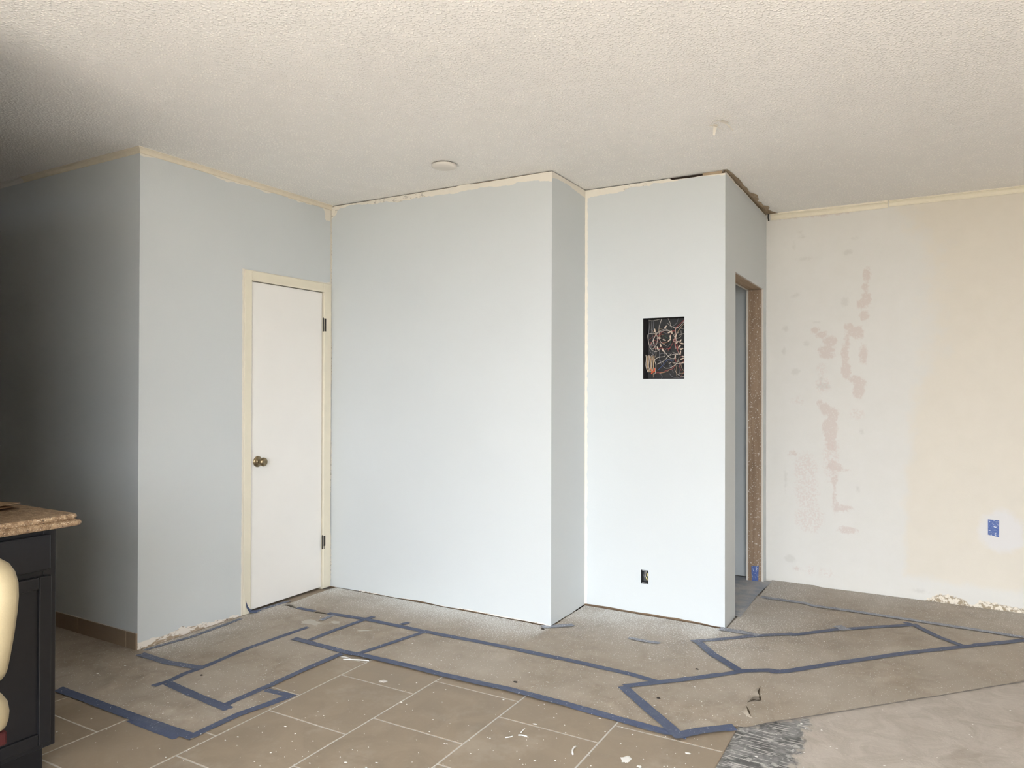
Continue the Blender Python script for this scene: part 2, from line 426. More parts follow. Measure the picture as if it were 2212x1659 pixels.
# short return right of it
sD, zD = poly_z(6, [(1815, 165), (1860, 175), (1900, 195), (1960, 230), (2000, 265), (2070, 315)], 0, XD)
def attD(s, z): return dict(cut=np.maximum(z-np.interp(s, sD, zD), .004-(YC-s)))
wD = wall('wall_return', 0, XD, YB, YC+.015, top=lambda s: .004+.002*vnoise(s, s*0, 12, 5), bot=lambda s: .006+.004*vnoise(s, s*0, 12, 5), attrs=attD)
mk('top_plate', *box(XD-.05, XD-.012, YB+.02, YC+.05, H-.10, H+.04), PLATE, wD)
mk('bottom_plate', *box(XD-.05, XD-.012, YB+.02, YC+.05, -.02, .08), DARKV, wD)
# wall with the wiring
PN = (-1.482, -1.2295, 1.425, 1.791); OU = (-1.493, -1.446, .192, .274)
sC, zC = poly_z(5, [(130, 515), (300, 490), (420, 470), (500, 450), (560, 410), (650, 400), (700, 390), (780, 400), (820, 360), (880, 370), (960, 360), (1050, 345), (1200, 300), (1400, 290), (1560, 280)], 1, YC)
xg1, xg2 = at(1450, 380, 1, YC)[0], at(1517, 372, 1, YC)[0]
def attC(s, z):
    cut = z-np.interp(s, sC, zC); cut = np.maximum(cut, .0175-(s-XD))
    return dict(cut=cut, rough_cut=np.where((s > -1.62) & (s < -1.4), .55, -1.0))
def gapC(s): return np.where(s < xg1, .0045+.003*vnoise(s, s*0, 16, 2), .016+.004*vnoise(s, s*0, 30, 6))
wC = wall('wall_panel', 1, YC, XD, XE, step=.0195, holes=[PN, OU], top=gapC, bot=lambda s: .014+.004*vnoise(s, s*0, 18, 6)-.010*smooth(-1.2, -1.0, s), attrs=attC)
mk('top_plate', *box(XD-.03, xg2, YC+.014, YC+.06, H-.10, H+.04), DARKV, wC)
mk('top_plate', *box(xg2, XE-.02, YC+.008, YC+.06, H-.10, H+.04), TANP, wC)
mk('bottom_plate', *box(XD-.03, XE-.02, YC+.014, YC+.06, -.03, .10), PLATE, wC)
# wall with the doorway
OY0, OY1, OZ1 = 4.462, 5.335, 2.070; WT = .118
sE, zE = poly_z(5, [(1575, 260), (1650, 350), (1750, 440), (1850, 540), (1950, 660), (2000, 710)], 0, XE)
def attE(s, z): return dict(cut=z-np.interp(s, sE, zE))
wE = wall('wall_passage', 0, XE, YC, YF, z0=-.009, holes=[(OY0, OY1, -1, OZ1)], top=lambda s: .008+.006*vnoise(s, s*0, 15, 9), bot=lambda s: .006+s*0, attrs=attE)
mk('top_plate', *box(XE-.10, XE-.012, YC+.03, YF, H-.10, H+.03), PLATE, wE)
mk('wall_back_face', *box(XE-WT+.0, XE-WT+.0125, YC+.10, OY0-.003, -.009, H), PLAINW, wE)
mk('wall_back_face', *box(XE-WT+.0, XE-WT+.0125, OY1+.003, YF, -.009, H), PLAINW, wE)
mk('wall_back_face', *box(XE-WT+.0, XE-WT+.0125, OY0, OY1, OZ1+.003, H), PLAINW, wE)
mk('jamb_stud', *box(XE-WT+.0125, XE-.0125, OY1+.003, OY1+.042, -.009, OZ1), STUD, wE)
mk('jamb_stud', *box(XE-WT+.0125, XE-.0125, OY0-.042, OY0-.003, -.009, OZ1), STUD, wE)
mk('header', *box(XE-WT+.0125, XE-.0125, OY0-.04, OY1+.04, OZ1+.003, OZ1+.09), m_wood('header_timber', (.40, .29, .19), (.52, .40, .28), 1, .3), wE)
for y0, y1 in ((OY1, OY1+.002), (OY0-.002, OY0)):
    mk('drywall_edge', *box(XE-.0125, XE-.0002, y0, y1, -.009, OZ1), DRYE, wE)
    mk('drywall_edge', *box(XE-WT+.0002, XE-WT+.013, y0, y1, -.009, OZ1), DRYE, wE)
mk('drywall_edge', *box(XE-.0125, XE-.0002, OY0, OY1, OZ1, OZ1+.002), DRYE, wE)
mk('drywall_edge', *box(XE-WT+.0002, XE-WT+.013, OY0, OY1, OZ1, OZ1+.002), DRYE, wE)
# patched wall on the right
def blobs(L, s, z):
    d = np.full(s.shape, -1.0)
    for zm, x, y, rx, ry in L:
        q = at(*px(zm, (x, y)), 1, YF); e = at(*px(zm, (x+rx, y)), 1, YF); f = at(*px(zm, (x, y+ry)), 1, YF)
        a, b = abs(e[0]-q[0]), abs(f[2]-q[2]); r = min(a, b)
        d = np.maximum(d, (1-np.sqrt(((s-q[0])/a)**2+((z-q[2])/b)**2))*r)
    return d
PINK = [(8, *b) for b in ((742, 680, 28, 45), (730, 760, 30, 22), (735, 850, 36, 55), (700, 885, 30, 30), (725, 960, 36, 36), (615, 1040, 32, 25), (650, 1075, 45, 35), (685, 1085, 38, 48), (605, 1150, 18, 70), (718, 1230, 28, 75),
        (385, 1065, 32, 25), (430, 1095, 40, 25), (490, 1140, 52, 38), (460, 1200, 60, 30), (470, 1235, 52, 25), (590, 1240, 27, 80), (600, 1340, 36, 65), (655, 1400, 40, 25), (690, 1430, 46, 45), (685, 1490, 44, 45), (415, 1560, 20, 22), (440, 1600, 28, 35), (490, 1625, 55, 35),
        (200, 288, 90, 8), (300, 280, 60, 10), (400, 270, 60, 12), (560, 248, 120, 16), (450, 265, 26, 22))] + \
       [(9, *b) for b in ((520, 20, 45, 40), (570, 60, 45, 60), (550, 160, 62, 80), (555, 210, 50, 90), (565, 300, 40, 50), (265, 355, 35, 18), (575, 455, 42, 40), (605, 470, 45, 30), (640, 487, 50, 8), (585, 570, 24, 50), (585, 700, 14, 90), (598, 780, 24, 45), (660, 785, 65, 24), (690, 957, 82, 28), (290, 1255, 36, 14))]
FAINT = [(9, *b) for b in ((360, 470, 100, 130), (370, 650, 105, 160), (390, 860, 125, 120), (400, 1270, 45, 45), (520, 1290, 70, 35), (760, 50, 70, 50), (560, 400, 70, 200))] + [(8, 265, 1550, 50, 28), (8, 440, 1440, 60, 60), (8, 430, 1340, 40, 60)]
GREYS = [(8, *b) for b in ((610, 525, 32, 20), (660, 432, 25, 10), (320, 572, 50, 12), (300, 420, 25, 10), (285, 388, 18, 8), (240, 485, 10, 22), (590, 870, 25, 36), (250, 825, 26, 16), (183, 1053, 20, 20), (172, 1210, 17, 27), (325, 1155, 22, 18), (250, 1350, 30, 24), (400, 1010, 25, 8), (445, 1450, 48, 25), (430, 1400, 20, 15))] + \
        [(9, *b) for b in ((795, 190, 20, 20), (205, 560, 12, 70), (770, 640, 15, 25), (240, 1180, 45, 30), (1250, 1430, 60, 16))]
cb = [at(*px(z, p), 1, YF) for z, p in ((8, (960, 150)), (8, (1000, 260)), (8, (1190, 480)), (8, (1205, 900)), (8, (1200, 1200)), (8, (1110, 1450)), (9, (1190, 80)), (9, (1190, 300)), (9, (1150, 500)), (9, (1145, 800)), (9, (1140, 1250)))]
cb.sort(key=lambda q: q[2]); cbz = np.array([q[2] for q in cb]); cbx = np.array([q[0] for q in cb])
sF, zF = poly_z(9, [(1100, 1290), (1250, 1330), (1700, 1395), (2063, 1440)], 1, YF)
sFd, zFd = poly_z(9, [(1180, 1520), (1280, 1500), (1400, 1445), (1520, 1462), (1600, 1490), (1640, 1530), (1680, 1535), (1720, 1500), (1800, 1510), (2063, 1560)], 1, YF)
def attF(s, z):
    cr = np.minimum(s-np.interp(z, cbz, cbx), z-np.interp(s, sF, zF))
    cr = cr*np.interp(z, [.8, 1.5], [1.0, .28])
    pale = blobs([(9, 1890, 965, 185, 165)], s, z)
    dm = np.where(s > at(*px(9, (1230, 1500)), 1, YF)[0], np.interp(s, sFd, zFd)-z, -1)-.004
    return dict(cream=cr, pale=pale, pink=blobs(PINK, s, z), faint=blobs(FAINT, s, z), greyst=blobs(GREYS, s, z), dmg=dm)
wall('wall_right', 1, YF, XE-.004, 1.6, z0=-.009, step=.0125, attrs=attF, mat=MF)
wall('wall_passage_back', 1, YF, -4.0, XE-.02, z0=-.009, step=.2, bot=lambda s: .012+.003*vnoise(s, s*0, 9, 9))
mk('wall_passage_end', *box(-2.66, -2.6, YC+.06, YF, -.01, H), PLAINW, structure=True)
# unseen rest of the shell: it keeps daylight to the glazed opening behind the camera
KDARK = flat('dark_unseen_surface', (.10, .085, .08), .7, .2, .05, 5)  # shared by the outer shell and the added block
WHITEW = flat('plain_white_wall', (.72, .70, .66), .7, .2, .03, 5)
mk('wall_side', *box(4.4, 4.5, WY, YF+.1, -.01, H), WHITEW, structure=True)
mk('wall_far_right', *box(1.6, 4.4, YF, YF+.1, -.01, H), WHITEW, structure=True)
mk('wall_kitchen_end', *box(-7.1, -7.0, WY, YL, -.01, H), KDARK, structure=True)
mk('unseen_shade_block', *box(-3.45, -2.62, WY, 1.155, -.01, 2.30), KDARK, structure=True)  # unseen block added to keep daylight off the left wall
bw = joinm(box(-7.0, WX0, WY-.12, WY, -.01, H), box(WX1, 4.4, WY-.12, WY, -.01, H), box(WX0, WX1, WY-.12, WY, WZ1, H), box(WX0, WX1, WY-.12, WY, -.01, WZ0))
mk('wall_window', *bw, WHITEW, structure=True)
wf = []
for x in (WX0, (WX0+WX1)/2-.03, WX1-.06): wf.append(box(x, x+.06, WY-.10, WY-.04, WZ0, WZ1))
wf += [box(WX0, WX1, WY-.10, WY-.04, WZ1-.06, WZ1), box(WX0, WX1, WY-.10, WY-.04, WZ0, WZ0+.05)]
mk('window_1', *joinm(*wf), PRIMER, structure=True)
mk('wall_outer_left', *box(-7.1, -7.0, YL, YF+.3, -.05, H+.05), KDARK, structure=True)
mk('wall_outer_back', *box(-7.0, 4.5, YF+.16, YF+.3, -.05, H+.05), KDARK, structure=True)
mk('ground', [(-40, -60, -.12), (40, -60, -.12), (40, WY-.1, -.12), (-40, WY-.1, -.12)], [(0, 1, 2, 3)], flat('sunlit_patio', (.11, .10, .085), .9, .1, .08, 2), structure=True)

# ceiling
cx = lines(-5.3, 1.3, .03); cx = np.concatenate([[-7.1], cx, [4.5]]); cy = np.concatenate([[WY-.8, -1.0], lines(.3, 5.75, .03)])
CX, CY = np.meshgrid(cx, cy); CZ = np.full(CX.shape, H)
def ridge(p, q, w, h):
    a = at(*p, 2, H)[:2]; b = at(*q, 2, H)[:2]; d = (b-a)/np.linalg.norm(b-a)
    t = (CX-a[0])*d[0]+(CY-a[1])*d[1]; n = (CX-a[0])*d[1]-(CY-a[1])*d[0]; L = np.linalg.norm(b-a)
    return h*np.exp(-(n/w)**2)*smooth(-.1, .15, t)*smooth(L+.1, L-.15, t)
CZ -= ridge((690, -40), (900, 130), .05, .0035) + ridge((1000, 235), (1330, 205), .05, .003) + ridge((1150, 310), (1600, 318), .04, .0025) + ridge((1900, 330), (2212, 280), .06, .003)
CZ -= .002*vnoise(CX, CY, 2.0, 3)*((CX > -5.3) & (CX < 1.3) & (CY > .3))
ni, nj = CX.shape; V = np.stack([CX.ravel(), CY.ravel(), CZ.ravel()], 1)
F = [(j*nj+i, (j+1)*nj+i, (j+1)*nj+i+1, j*nj+i+1) for j in range(ni-1) for i in range(nj-1)]
ceil_o = mk('ceiling', V, F, MC, smooth_=True, structure=True)
# strip torn off the ceiling above the doorway wall
ys = np.linspace(YC-.01, YF-.01, 60); wy = np.interp(ys, [4.19, 4.3, 4.5, 4.75, 4.86, 4.98, 5.2, 5.38, 5.43], [.012, .030, .028, .030, .052, .030, .050, .062, .075])*(.75+.5*vnoise(ys, ys*0, 22, 1))
V = []; F = []
for k, y in enumerate(ys):
    V += [(XE-.014, y, H-.001), (XE+wy[k]*.5, y, H-.0035-.002*random.random()), (XE+wy[k], y, H-.0045)]
    if k: a = 3*k; F += [(a-3, a-2, a+1, a), (a-2, a-1, a+2, a+1)]
tag(mk('torn_strip', V, F, TORN, ceil_o), 'brown torn paper strip along ceiling above doorway')
V, F = tube([(XE+.020, 5.405, H-.006), (XE+.018, 5.408, H-.03), (XE+.022, 5.41, H-.055)], .005, 6)
tag(mk('bent_nail', V, F, BLACKM), 'small dark bent nail hanging at ceiling corner above doorway', 'nail')

# floor: concrete slab, tiles laid on it left of EDGE_X
tp = [at(*px(4, p), 2, 0)[:2] for p in ((40, 1180), (660, 1085), (620, 1240), (530, 1480), (-80, 1560))]
fx = np.concatenate([[-7.0, -4.5, -2.0], lines(-.9, 1.2, .02), [4.4]]); fy = np.concatenate([[WY, 0, 1.5], lines(2.3, 4.6, .02), [5.75]])
FX, FY = np.meshgrid(fx, fy)
def poly_sd(P, X, Y):
    P = [np.array(p) for p in P]; d = np.full(X.shape, 1e9); ins = np.zeros(X.shape, bool)
    for i in range(len(P)):
        a, b = P[i], P[(i+1) % len(P)]; e = b-a
        t = np.clip(((X-a[0])*e[0]+(Y-a[1])*e[1])/(e@e), 0, 1)
        d = np.minimum(d, np.hypot(X-a[0]-t*e[0], Y-a[1]-t*e[1]))
        c = ((a[1] > Y) != (b[1] > Y)); ins ^= c & (X < (b[0]-a[0])*(Y-a[1])/(b[1]-a[1]+1e-12)+a[0])
    return np.where(ins, d, -d)
V = np.stack([FX.ravel(), FY.ravel(), np.full(FX.size, ZC)], 1); nj = FX.shape[1]
F = [(j*nj+i, j*nj+i+1, (j+1)*nj+i+1, (j+1)*nj+i) for j in range(FX.shape[0]-1) for i in range(nj-1)]
floor_o = mk('floor', V, F, MCO, attrs={'thinset': poly_sd(tp, FX, FY).ravel()}, structure=True)

# ------------------------------------------------------------------ paper sheets
A_ = lambda x0, x1, y0, y1: [(x0, y0), (x1, y0), (x1, y1), (x0, y1)]
SHEETS = [  # bottom to top: corners (metres), label
    (A_(-.95, 1.25, 4.93, YF-.004), 'brown floor paper strip lying along the pink-stained cream wall'),
    ([(-.985, 4.12), (-.2, 4.12), (1.2, 4.60), (1.2, 4.97), (-.965, 4.97)], 'brown floor paper sheet in front of the framed doorway'),
    ([(-1.86, 3.30), (-.72, 3.30), (-.72, 4.19), (-1.858, 4.20)], 'brown floor paper sheet below the wall with the open wiring box'),
    (A_(-3.50, -1.80, 3.29, YB-.006), 'paint-misted brown paper strip along foot of the wide blank grey wall'),
    (A_(-3.545, -3.04, YL-.03, 3.30), 'brown paper strip along foot of the wall with white door'),
    (A_(-4.85, -2.475, 1.845, YL-.010), 'creased brown paper sheet between dark cabinet and tile baseboard'),
    (A_(-3.075, -2.60, 2.095, 3.31), 'brown paper sheet framed by tape in front of the white door'),
    (A_(-2.99, -.90, 2.85, 3.32), 'long brown paper sheet taped beside the bare tiles'),
    ([(-.772, 3.585), (.86, 5.20), (.55, 5.42), (-1.09, 3.90)], 'diagonal brown paper strip between two parallel tape lines near doorway'),
    ([(-.845, 2.795), (-.665, 3.005), (1.25, 5.08), (.95, 5.32), (-1.20, 3.145)], 'wide diagonal brown paper sheet lapping the bare concrete, with torn crack'),
]
# (the strip near the doorway is cut back where it meets its end tape)
SHEETS[8] = ([(-.772, 3.585), (.205, 4.56), (-.075, 4.865), (-1.09, 3.90)], SHEETS[8][1])
SHEETS[9] = ([(-.845, 2.795), (-.665, 3.005), (1.15, 4.985), (.80, 5.20), (-1.20, 3.145)], SHEETS[9][1])

TAPES = [  # photo zoom, points, width, dusty, label
    (1, [(80, 755), (570, 938), (1010, 1088)], .046, 0, "long blue tape strip running out from dark cabinet, edging bare tiles"),
    (1, [(590, 962), (740, 1022), (900, 1080)], .050, 0, "short wide blue tape strip doubled over the strip from dark cabinet"),
    (1, [(1000, 1078), (1300, 935), (1675, 800)], .038, 0, "blue tape strip from doubled strip's corner, aimed at wall with door"),
    (1, [(1505, 764), (1600, 788), (1690, 806)], .036, 0, "short blue tape piece bridging two parallel tape strips by bare tiles"),
    (1, [(1215, 870), (1470, 757), (1800, 607), (2020, 515)], .036, 0, "blue tape strip on right edge of paper sheet before white door"),
    (1, [(830, 718), (1000, 795), (1245, 895)], .044, 0, "blue tape strip closing near end of sheet before white door"),
    (1, [(730, 738), (850, 700), (940, 655), (1080, 605), (1400, 470), (1600, 400), (1785, 335)], .034, .15, "wavy blue tape strip midway between bare tiles and door wall"),
    (1, [(640, 518), (820, 575), (1060, 614)], .046, .45, "dusty blue tape strip starting at outside corner beside tile baseboard"),
    (1, [(670, 492), (1000, 398), (1330, 277)], .028, .45, "paint-misted tape strip along broken plaster at foot of door wall"),
    (1, [(1385, 234), (1500, 203), (1670, 152)], .034, 0, "short blue tape strip along bottom of white door"),
    (1, [(1710, 203), (1835, 226)], .034, 0, "small loose blue tape piece on paper in front of white door"),
    (2, [(500, 240), (780, 287), (1180, 370), (1600, 450), (2212, 577), (2570, 660), (2740, 708)], .040, .1, "long blue tape line nearest blank grey wall and parallel to it"),
    (2, [(265, 413), (600, 502), (740, 530), (1000, 590), (1300, 665), (1760, 767), (2212, 886), (2700, 1024), (2960, 1090)], .042, 0, "long blue tape line bordering bare tiles, parallel to grey walls"),
    (2, [(375, 425), (560, 352), (700, 303), (812, 264)], .034, .1, "short blue cross tape joining two long lines, nearer white door"),
    (2, [(715, 517), (920, 448), (1170, 365)], .030, .1, "short blue cross tape joining two long lines, farther from white door"),
    (2, [(1000, 318), (1055, 303)], .030, .2, "tiny blue tape tab sticking out from line near blank grey wall"),
    (2, [(450, 290), (540, 252)], .030, .6, "tiny faded blue tape scrap beside pale plaster splash"),
    (3, [(905, 868), (1010, 962), (1250, 1170), (1365, 1280)], .050, 0, "wide blue tape strip across end of the wide diagonal sheet"),
    (3, [(1335, 1262), (1500, 1228), (1802, 1190)], .050, 0, "short blue tape strip ending at edge of bare concrete"),
    (3, [(915, 868), (1200, 835), (1350, 820), (1700, 772), (1850, 747), (2212, 733), (2700, 655), (3150, 590), (3750, 522), (4170, 480)], .040, 0, "long diagonal blue tape line along upper edge of wide diagonal sheet"),
    (3, [(1455, 508), (1700, 490), (1970, 462), (2212, 450), (2570, 405), (2960, 378), (3255, 363)], .036, .15, "long diagonal blue tape line passing corner of wiring wall"),
    (3, [(1500, 508), (1620, 610), (1840, 747)], .046, .1, "blue end tape on diagonal strip, near end toward wiring wall"),
    (4, [(1350, 413), (1430, 437), (1600, 520), (1790, 590)], .036, 0, "blue end tape on diagonal strip, near stained cream wall"),
    (4, [(310, 235), (600, 277), (1000, 332), (1400, 392), (1800, 452), (2212, 517)], .045, .8, "faded dusty blue tape line parallel to stained cream wall"),
    (3, [(1680, 405), (1850, 432), (1990, 462)], .055, 1, "dusty blue tape piece at outside corner of wiring wall"),
    (3, [(955, 478), (1060, 500), (1200, 520)], .030, 1, "faint dusty blue tape scrap on paper below wiring wall"),
    (3, [(262, 390), (380, 384), (510, 374)], .045, 1, "dusty blue tape scrap at outside corner of blank grey wall"),
    (4, [(862, 455), (928, 448)], .090, 1, "round-ended dusty blue tape patch beside diagonal tape line"),
]
TLINES = [(fl(z, pts), w) for z, pts, w, d, lab in TAPES]
def tape_dist(x, y):
    d = np.full(np.shape(x), 9.0)
    for P, w in TLINES:
        for a, b in zip(P[:-1], P[1:]):
            ex, ey = b[0]-a[0], b[1]-a[1]; t = np.clip(((x-a[0])*ex+(y-a[1])*ey)/(ex*ex+ey*ey+1e-12), 0, 1)
            d = np.minimum(d, np.hypot(x-a[0]-t*ex, y-a[1]-t*ey))
    return d
def base_z(x): return ZC*smooth(EDGE_X+.002, EDGE_X+.03, np.asarray(x, float))
def wrinkle(x, y):
    x = np.asarray(x, float); y = np.asarray(y, float)
    flatten = smooth(.035, .15, tape_dist(x, y))
    w = .0035*vnoise(x*1.0, y*2.5, 2.2, 11) + .0018*vnoise(x+.4*y, y*1.5, 9, 5)
    fan = np.exp(-((x+3.0)**2/.35+(y-2.05)**2/.05))          # creases of the sheet by the cabinet
    w += .016*fan*(1-np.abs(np.sin(11*(y+.55*x)+4*vnoise(x, y, 3, 2))))**2
    return flatten*w
def top_k(x, y, margin=.001):
    k = np.full(np.shape(x), -1)
    for i, (P, lab) in enumerate(SHEETS):
        k = np.where(poly_sd(P, x, y) > -margin, i, k)
    return k
def pz(x, y, k): return base_z(x) + np.where(np.asarray(k) >= 0, .0004*(np.asarray(k)+1)+wrinkle(x, y), 0.0)
def spray_amt(x, y):
    dB = np.maximum(YB-y, 0)+9*(x > XD); dC = np.maximum(YC-y, 0)+9*((x < XD) | (x > XE)); dA = np.maximum(x-XA, 0)+9*(y < YL)
    dE = np.hypot(np.maximum(x-XE, 0), np.maximum(YC-y, 0))+0*x
    a = np.exp(-(dB/.26)**2)*.95
    a = np.maximum(a, np.exp(-(dC/.36)**2)*.95); a = np.maximum(a, np.exp(-(dA/.22)**2)*.6)
    a = np.maximum(a, np.exp(-(dE/.5)**2)*.55); a = np.maximum(a, .30*np.exp(-((YF-y)/.5)**2))
    return np.clip(a+.05, 0, 1)
# gridded sheet: a lattice cut to the outline, edges exact
def sheet_mesh(P, k, step=.02):
    P = [np.array(p, float) for p in P]; bm = bmesh.new()
    vs = [bm.verts.new((p[0], p[1], 0)) for p in P]; bm.faces.new(vs)
    xs = [p[0] for p in P]; ys_ = [p[1] for p in P]
    for ax, lo, hi in ((0, min(xs), max(xs)), (1, min(ys_), max(ys_))):
        c = lo+step
        while c < hi-1e-3:
            no = (1, 0, 0) if ax == 0 else (0, 1, 0); co = (c, 0, 0) if ax == 0 else (0, c, 0)
            bmesh.ops.bisect_plane(bm, geom=bm.verts[:]+bm.edges[:]+bm.faces[:], plane_co=co, plane_no=no, dist=1e-6)
            c += step
    V, F = bm_out(bm); V = np.array(V)
    V[:, 2] = pz(V[:, 0], V[:, 1], np.full(len(V), k))
    return V, F
for k, (P, lab) in enumerate(SHEETS):
    V, F = sheet_mesh(P, k, .028)
    o = mk('floor_paper', V, F, MP, smooth_=True, attrs={'spray': spray_amt(V[:, 0], V[:, 1])})
    tag(o, lab, 'paper sheet', 'sheets of brown paper covering the floor')

# tape
def ribbon(P, w, seed, lift=.0009, step=.02, ragged=.004):
    P = [np.array(p, float) for p in P]; C = [P[0]]
    for a, b in zip(P[:-1], P[1:]):
        n = max(1, int(np.linalg.norm(b-a)/step)); C += [a+(b-a)*i/n for i in range(1, n+1)]
    C = np.array(C); T = np.gradient(C, axis=0); T /= np.linalg.norm(T, axis=1)[:, None]; N = np.stack([-T[:, 1], T[:, 0]], 1)
    rows = []
    for j in range(5):
        f = j/4-.5; jag = ragged*(vnoise(np.arange(len(C))*.35, np.zeros(len(C)), 1.0, seed+j)-.5)*(1 if j in (0, 4) else 0)
        rows.append(C+N*((f*w)+jag)[:, None] if np.ndim(jag) else C+N*f*w)
    e0 = (rng.random(5)-.5)*.014; e1 = (rng.random(5)-.5)*.014
    V = []
    for i in range(len(C)):
        for j in range(5):
            q = rows[j][i].copy()
            if i == 0: q = q+T[0]*e0[j]
            if i == len(C)-1: q = q+T[-1]*e1[j]
            V.append((q[0], q[1]))
    V = np.array(V); z = pz(V[:, 0], V[:, 1], top_k(V[:, 0], V[:, 1], .022))+lift
    V = np.column_stack([V, z]); F = [(i*5+j, (i+1)*5+j, (i+1)*5+j+1, i*5+j+1) for i in range(len(C)-1) for j in range(4)]
    return V, F
for i, (z, pts, w, d, lab) in enumerate(TAPES):
    V, F = ribbon(TLINES[i][0], w, i*7, .0006+.00016*i)
    F = [f[::-1] for f in F]
    o = mk('masking_tape', V, F, MTD if d > .5 else MT, smooth_=True, attrs={'spray': np.maximum(spray_amt(V[:, 0], V[:, 1])*.8-.1, d*.5)})
    tag(o, lab, 'tape', 'strips of blue masking tape on the floor')

# ------------------------------------------------------------------ tiles
COLX = [-3.728, -3.290, -2.855, -2.420, -1.988, -1.545, -1.097, EDGE_X]
OFF = [1.475, 1.70, 1.475, 1.738, 1.902, 1.734, 1.902]; PIT = .4385
TG = .0055
def tile_mesh(x0, x1, y0, y1, z=0.0, t=.0085, b=.0018):
    V = [(x0+b, y0+b, z), (x1-b, y0+b, z), (x1-b, y1-b, z), (x0+b, y1-b, z), (x0, y0, z-b), (x1, y0, z-b), (x1, y1, z-b), (x0, y1, z-b), (x0, y0, z-t), (x1, y0, z-t), (x1, y1, z-t), (x0, y1, z-t)]
    F = [(0, 1, 2, 3)] + [(4+i, 4+(i+1) % 4, (i+1) % 4, i) for i in range(4)] + [(8+i, 8+(i+1) % 4, 4+(i+1) % 4, 4+i) for i in range(4)]
    return V, F
tiles = {}
for c in range(7):
    x0, x1 = COLX[c]+TG/2, COLX[c+1]-(TG/2 if c < 6 else 0)
    for r in range(-2, 5):
        y0 = OFF[c]+PIT*r+TG/2; y1 = y0+PIT-TG
        gx, gy = np.meshgrid(np.linspace(x0, x1, 9), np.linspace(y0, y1, 9)); kk = top_k(gx, gy)
        d = np.stack([gx, gy, np.full(gx.shape, -CAMH)], -1); cz = d@_f; sx = 1106+F_PX*(d@CR)/np.maximum(cz, .1); sy = 829.5-F_PX*(d@CU)/np.maximum(cz, .1)
        if not np.any((kk < 0) & (cz > .2) & (sx > -60) & (sx < 2270) & (sy < 1720)): continue
        if c in tiles:
            o = tiles[c].copy(); COL.objects.link(o); p = tiles[c]; o.location = (p.location[0], p.location[1]+(y0-p['_y']), p.location[2]); del o['_y']
        else:
            o = mk('floor_tile', *tile_mesh(x0, x1, y0, y1), MTI, floor_o); o['_y'] = y0; tiles[c] = o
for o in tiles.values(): del o['_y']
mk('grout', [(-3.55, 1.2, -.0013), (EDGE_X-.003, 1.2, -.0013), (EDGE_X-.003, 3.6, -.0013), (-3.55, 3.6, -.0013)], [(0, 1, 2, 3)], GROUT, floor_o)

# ------------------------------------------------------------------ tile baseboard under the left wall
bb = empty('baseboard_left', (-4.2, YL-.011, 0.0)); bb['kind'] = 'structure'
cuts = [XA+.004, -3.6445, -4.083, -4.522, -4.961, -5.4]
for a, b in zip(cuts[1:], cuts[:-1]):
    V, F = bevbox(a+.0015, b-.0015, YL-.011, YL-.001, 0.0, .088, .0015, 1); mk('base_tile', V, F, BASET, bb)
mk('grout', *box(-5.4, XA, YL-.008, YL-.002, .001, .090), GROUT, bb)

# ------------------------------------------------------------------ crown mouldings
PROF = [(0, -.056), (.011, -.056), (.012, -.048), (.0075, -.045), (.009, -.033), (.015, -.022), (.026, -.015), (.026, -.011), (.038, -.0085), (.039, 0), (0, 0)]
def moulding(name, p0, p1, nrm, m, mit0=0, mit1=0, drop=0.0, k=1.0):
    p0, p1, n = np.array(p0), np.array(p1), np.array(nrm, float); d = (p1-p0)/np.linalg.norm(p1-p0); V = []
    for end, mit in ((p0, -mit0), (p1, mit1)):
        for o, z in PROF:
            q = end+n*(o*k)+d*(o*k*mit); V.append((q[0], q[1], H-.0005+z*k-drop*(z < -.001)))
    c = len(PROF); F = [(i, (i+1) % c, c+(i+1) % c, c+i) for i in range(c)] + [tuple(range(c))[::-1], tuple(range(c, 2*c))]
    bm = bmesh.new(); vs = [bm.verts.new(v) for v in V]
    for f in F: bm.faces.new([vs[i] for i in f])
    bmesh.ops.recalc_face_normals(bm, faces=bm.faces[:]); V, F = bm_out(bm)
    return mk(name, V, F, m, structure=True)
xs_ = at(52, 385, 1, YL)[0]; xj = at(1918, 440, 1, YF-.02)[0]
moulding('trim_1', (xs_, YL), (XA, YL), (0, -1), CREAMW, 0, 1, 0, .54)
moulding('trim_2', (-7.0, YL), (xs_-.001, YL), (0, -1), PRIMER, 0, 0, 0, .54)
moulding('trim_3', (XA, YL), (XA, YB), (1, 0), CREAMW, 1, 0, 0, .54)
moulding('trim_4', (XE+.03, YF), (xj-.002, YF), (0, -1), CREAMT, 0, 0, .004, .72)
moulding('trim_5', (xj+.004, YF), (4.4, YF), (0, -1), CREAMT, 0, 0, .0, .70)

# ------------------------------------------------------------------ door
dr = empty('door_1', (XA, (DY0+DY1)/2, 0.0)); dr['kind'] = 'structure'
mk('door_slab', *bevbox(XA-.041, XA-.006, DY0+.0055, DY1-.0045, .014, DZ1-.005, .0015, 1), DOORM, dr)
jm = joinm(box(XA-.10, XA-.0005, DY0-.014, DY0, 0, DZ1+.014), box(XA-.10, XA-.0005, DY1, DY1+.014, 0, DZ1+.014), box(XA-.10, XA-.0005, DY0, DY1, DZ1, DZ1+.014))
mk('door_jamb', *jm, CREAMT, dr)
mk('door_stop', *joinm(box(XA-.075, XA-.043, DY0-.001, DY0+.012, 0, DZ1), box(XA-.075, XA-.043, DY1-.012, DY1+.001, 0, DZ1), box(XA-.075, XA-.043, DY0, DY1, DZ1-.012, DZ1+.001)), DARKV, dr)
mk('closet_backing', *box(XA-.30, XA-.28, DY0-.1, DY1+.1, 0, 2.2), DARKV, dr)
CT = .013
def casing(V): return mk('door_casing', *V, CREAMT, dr)
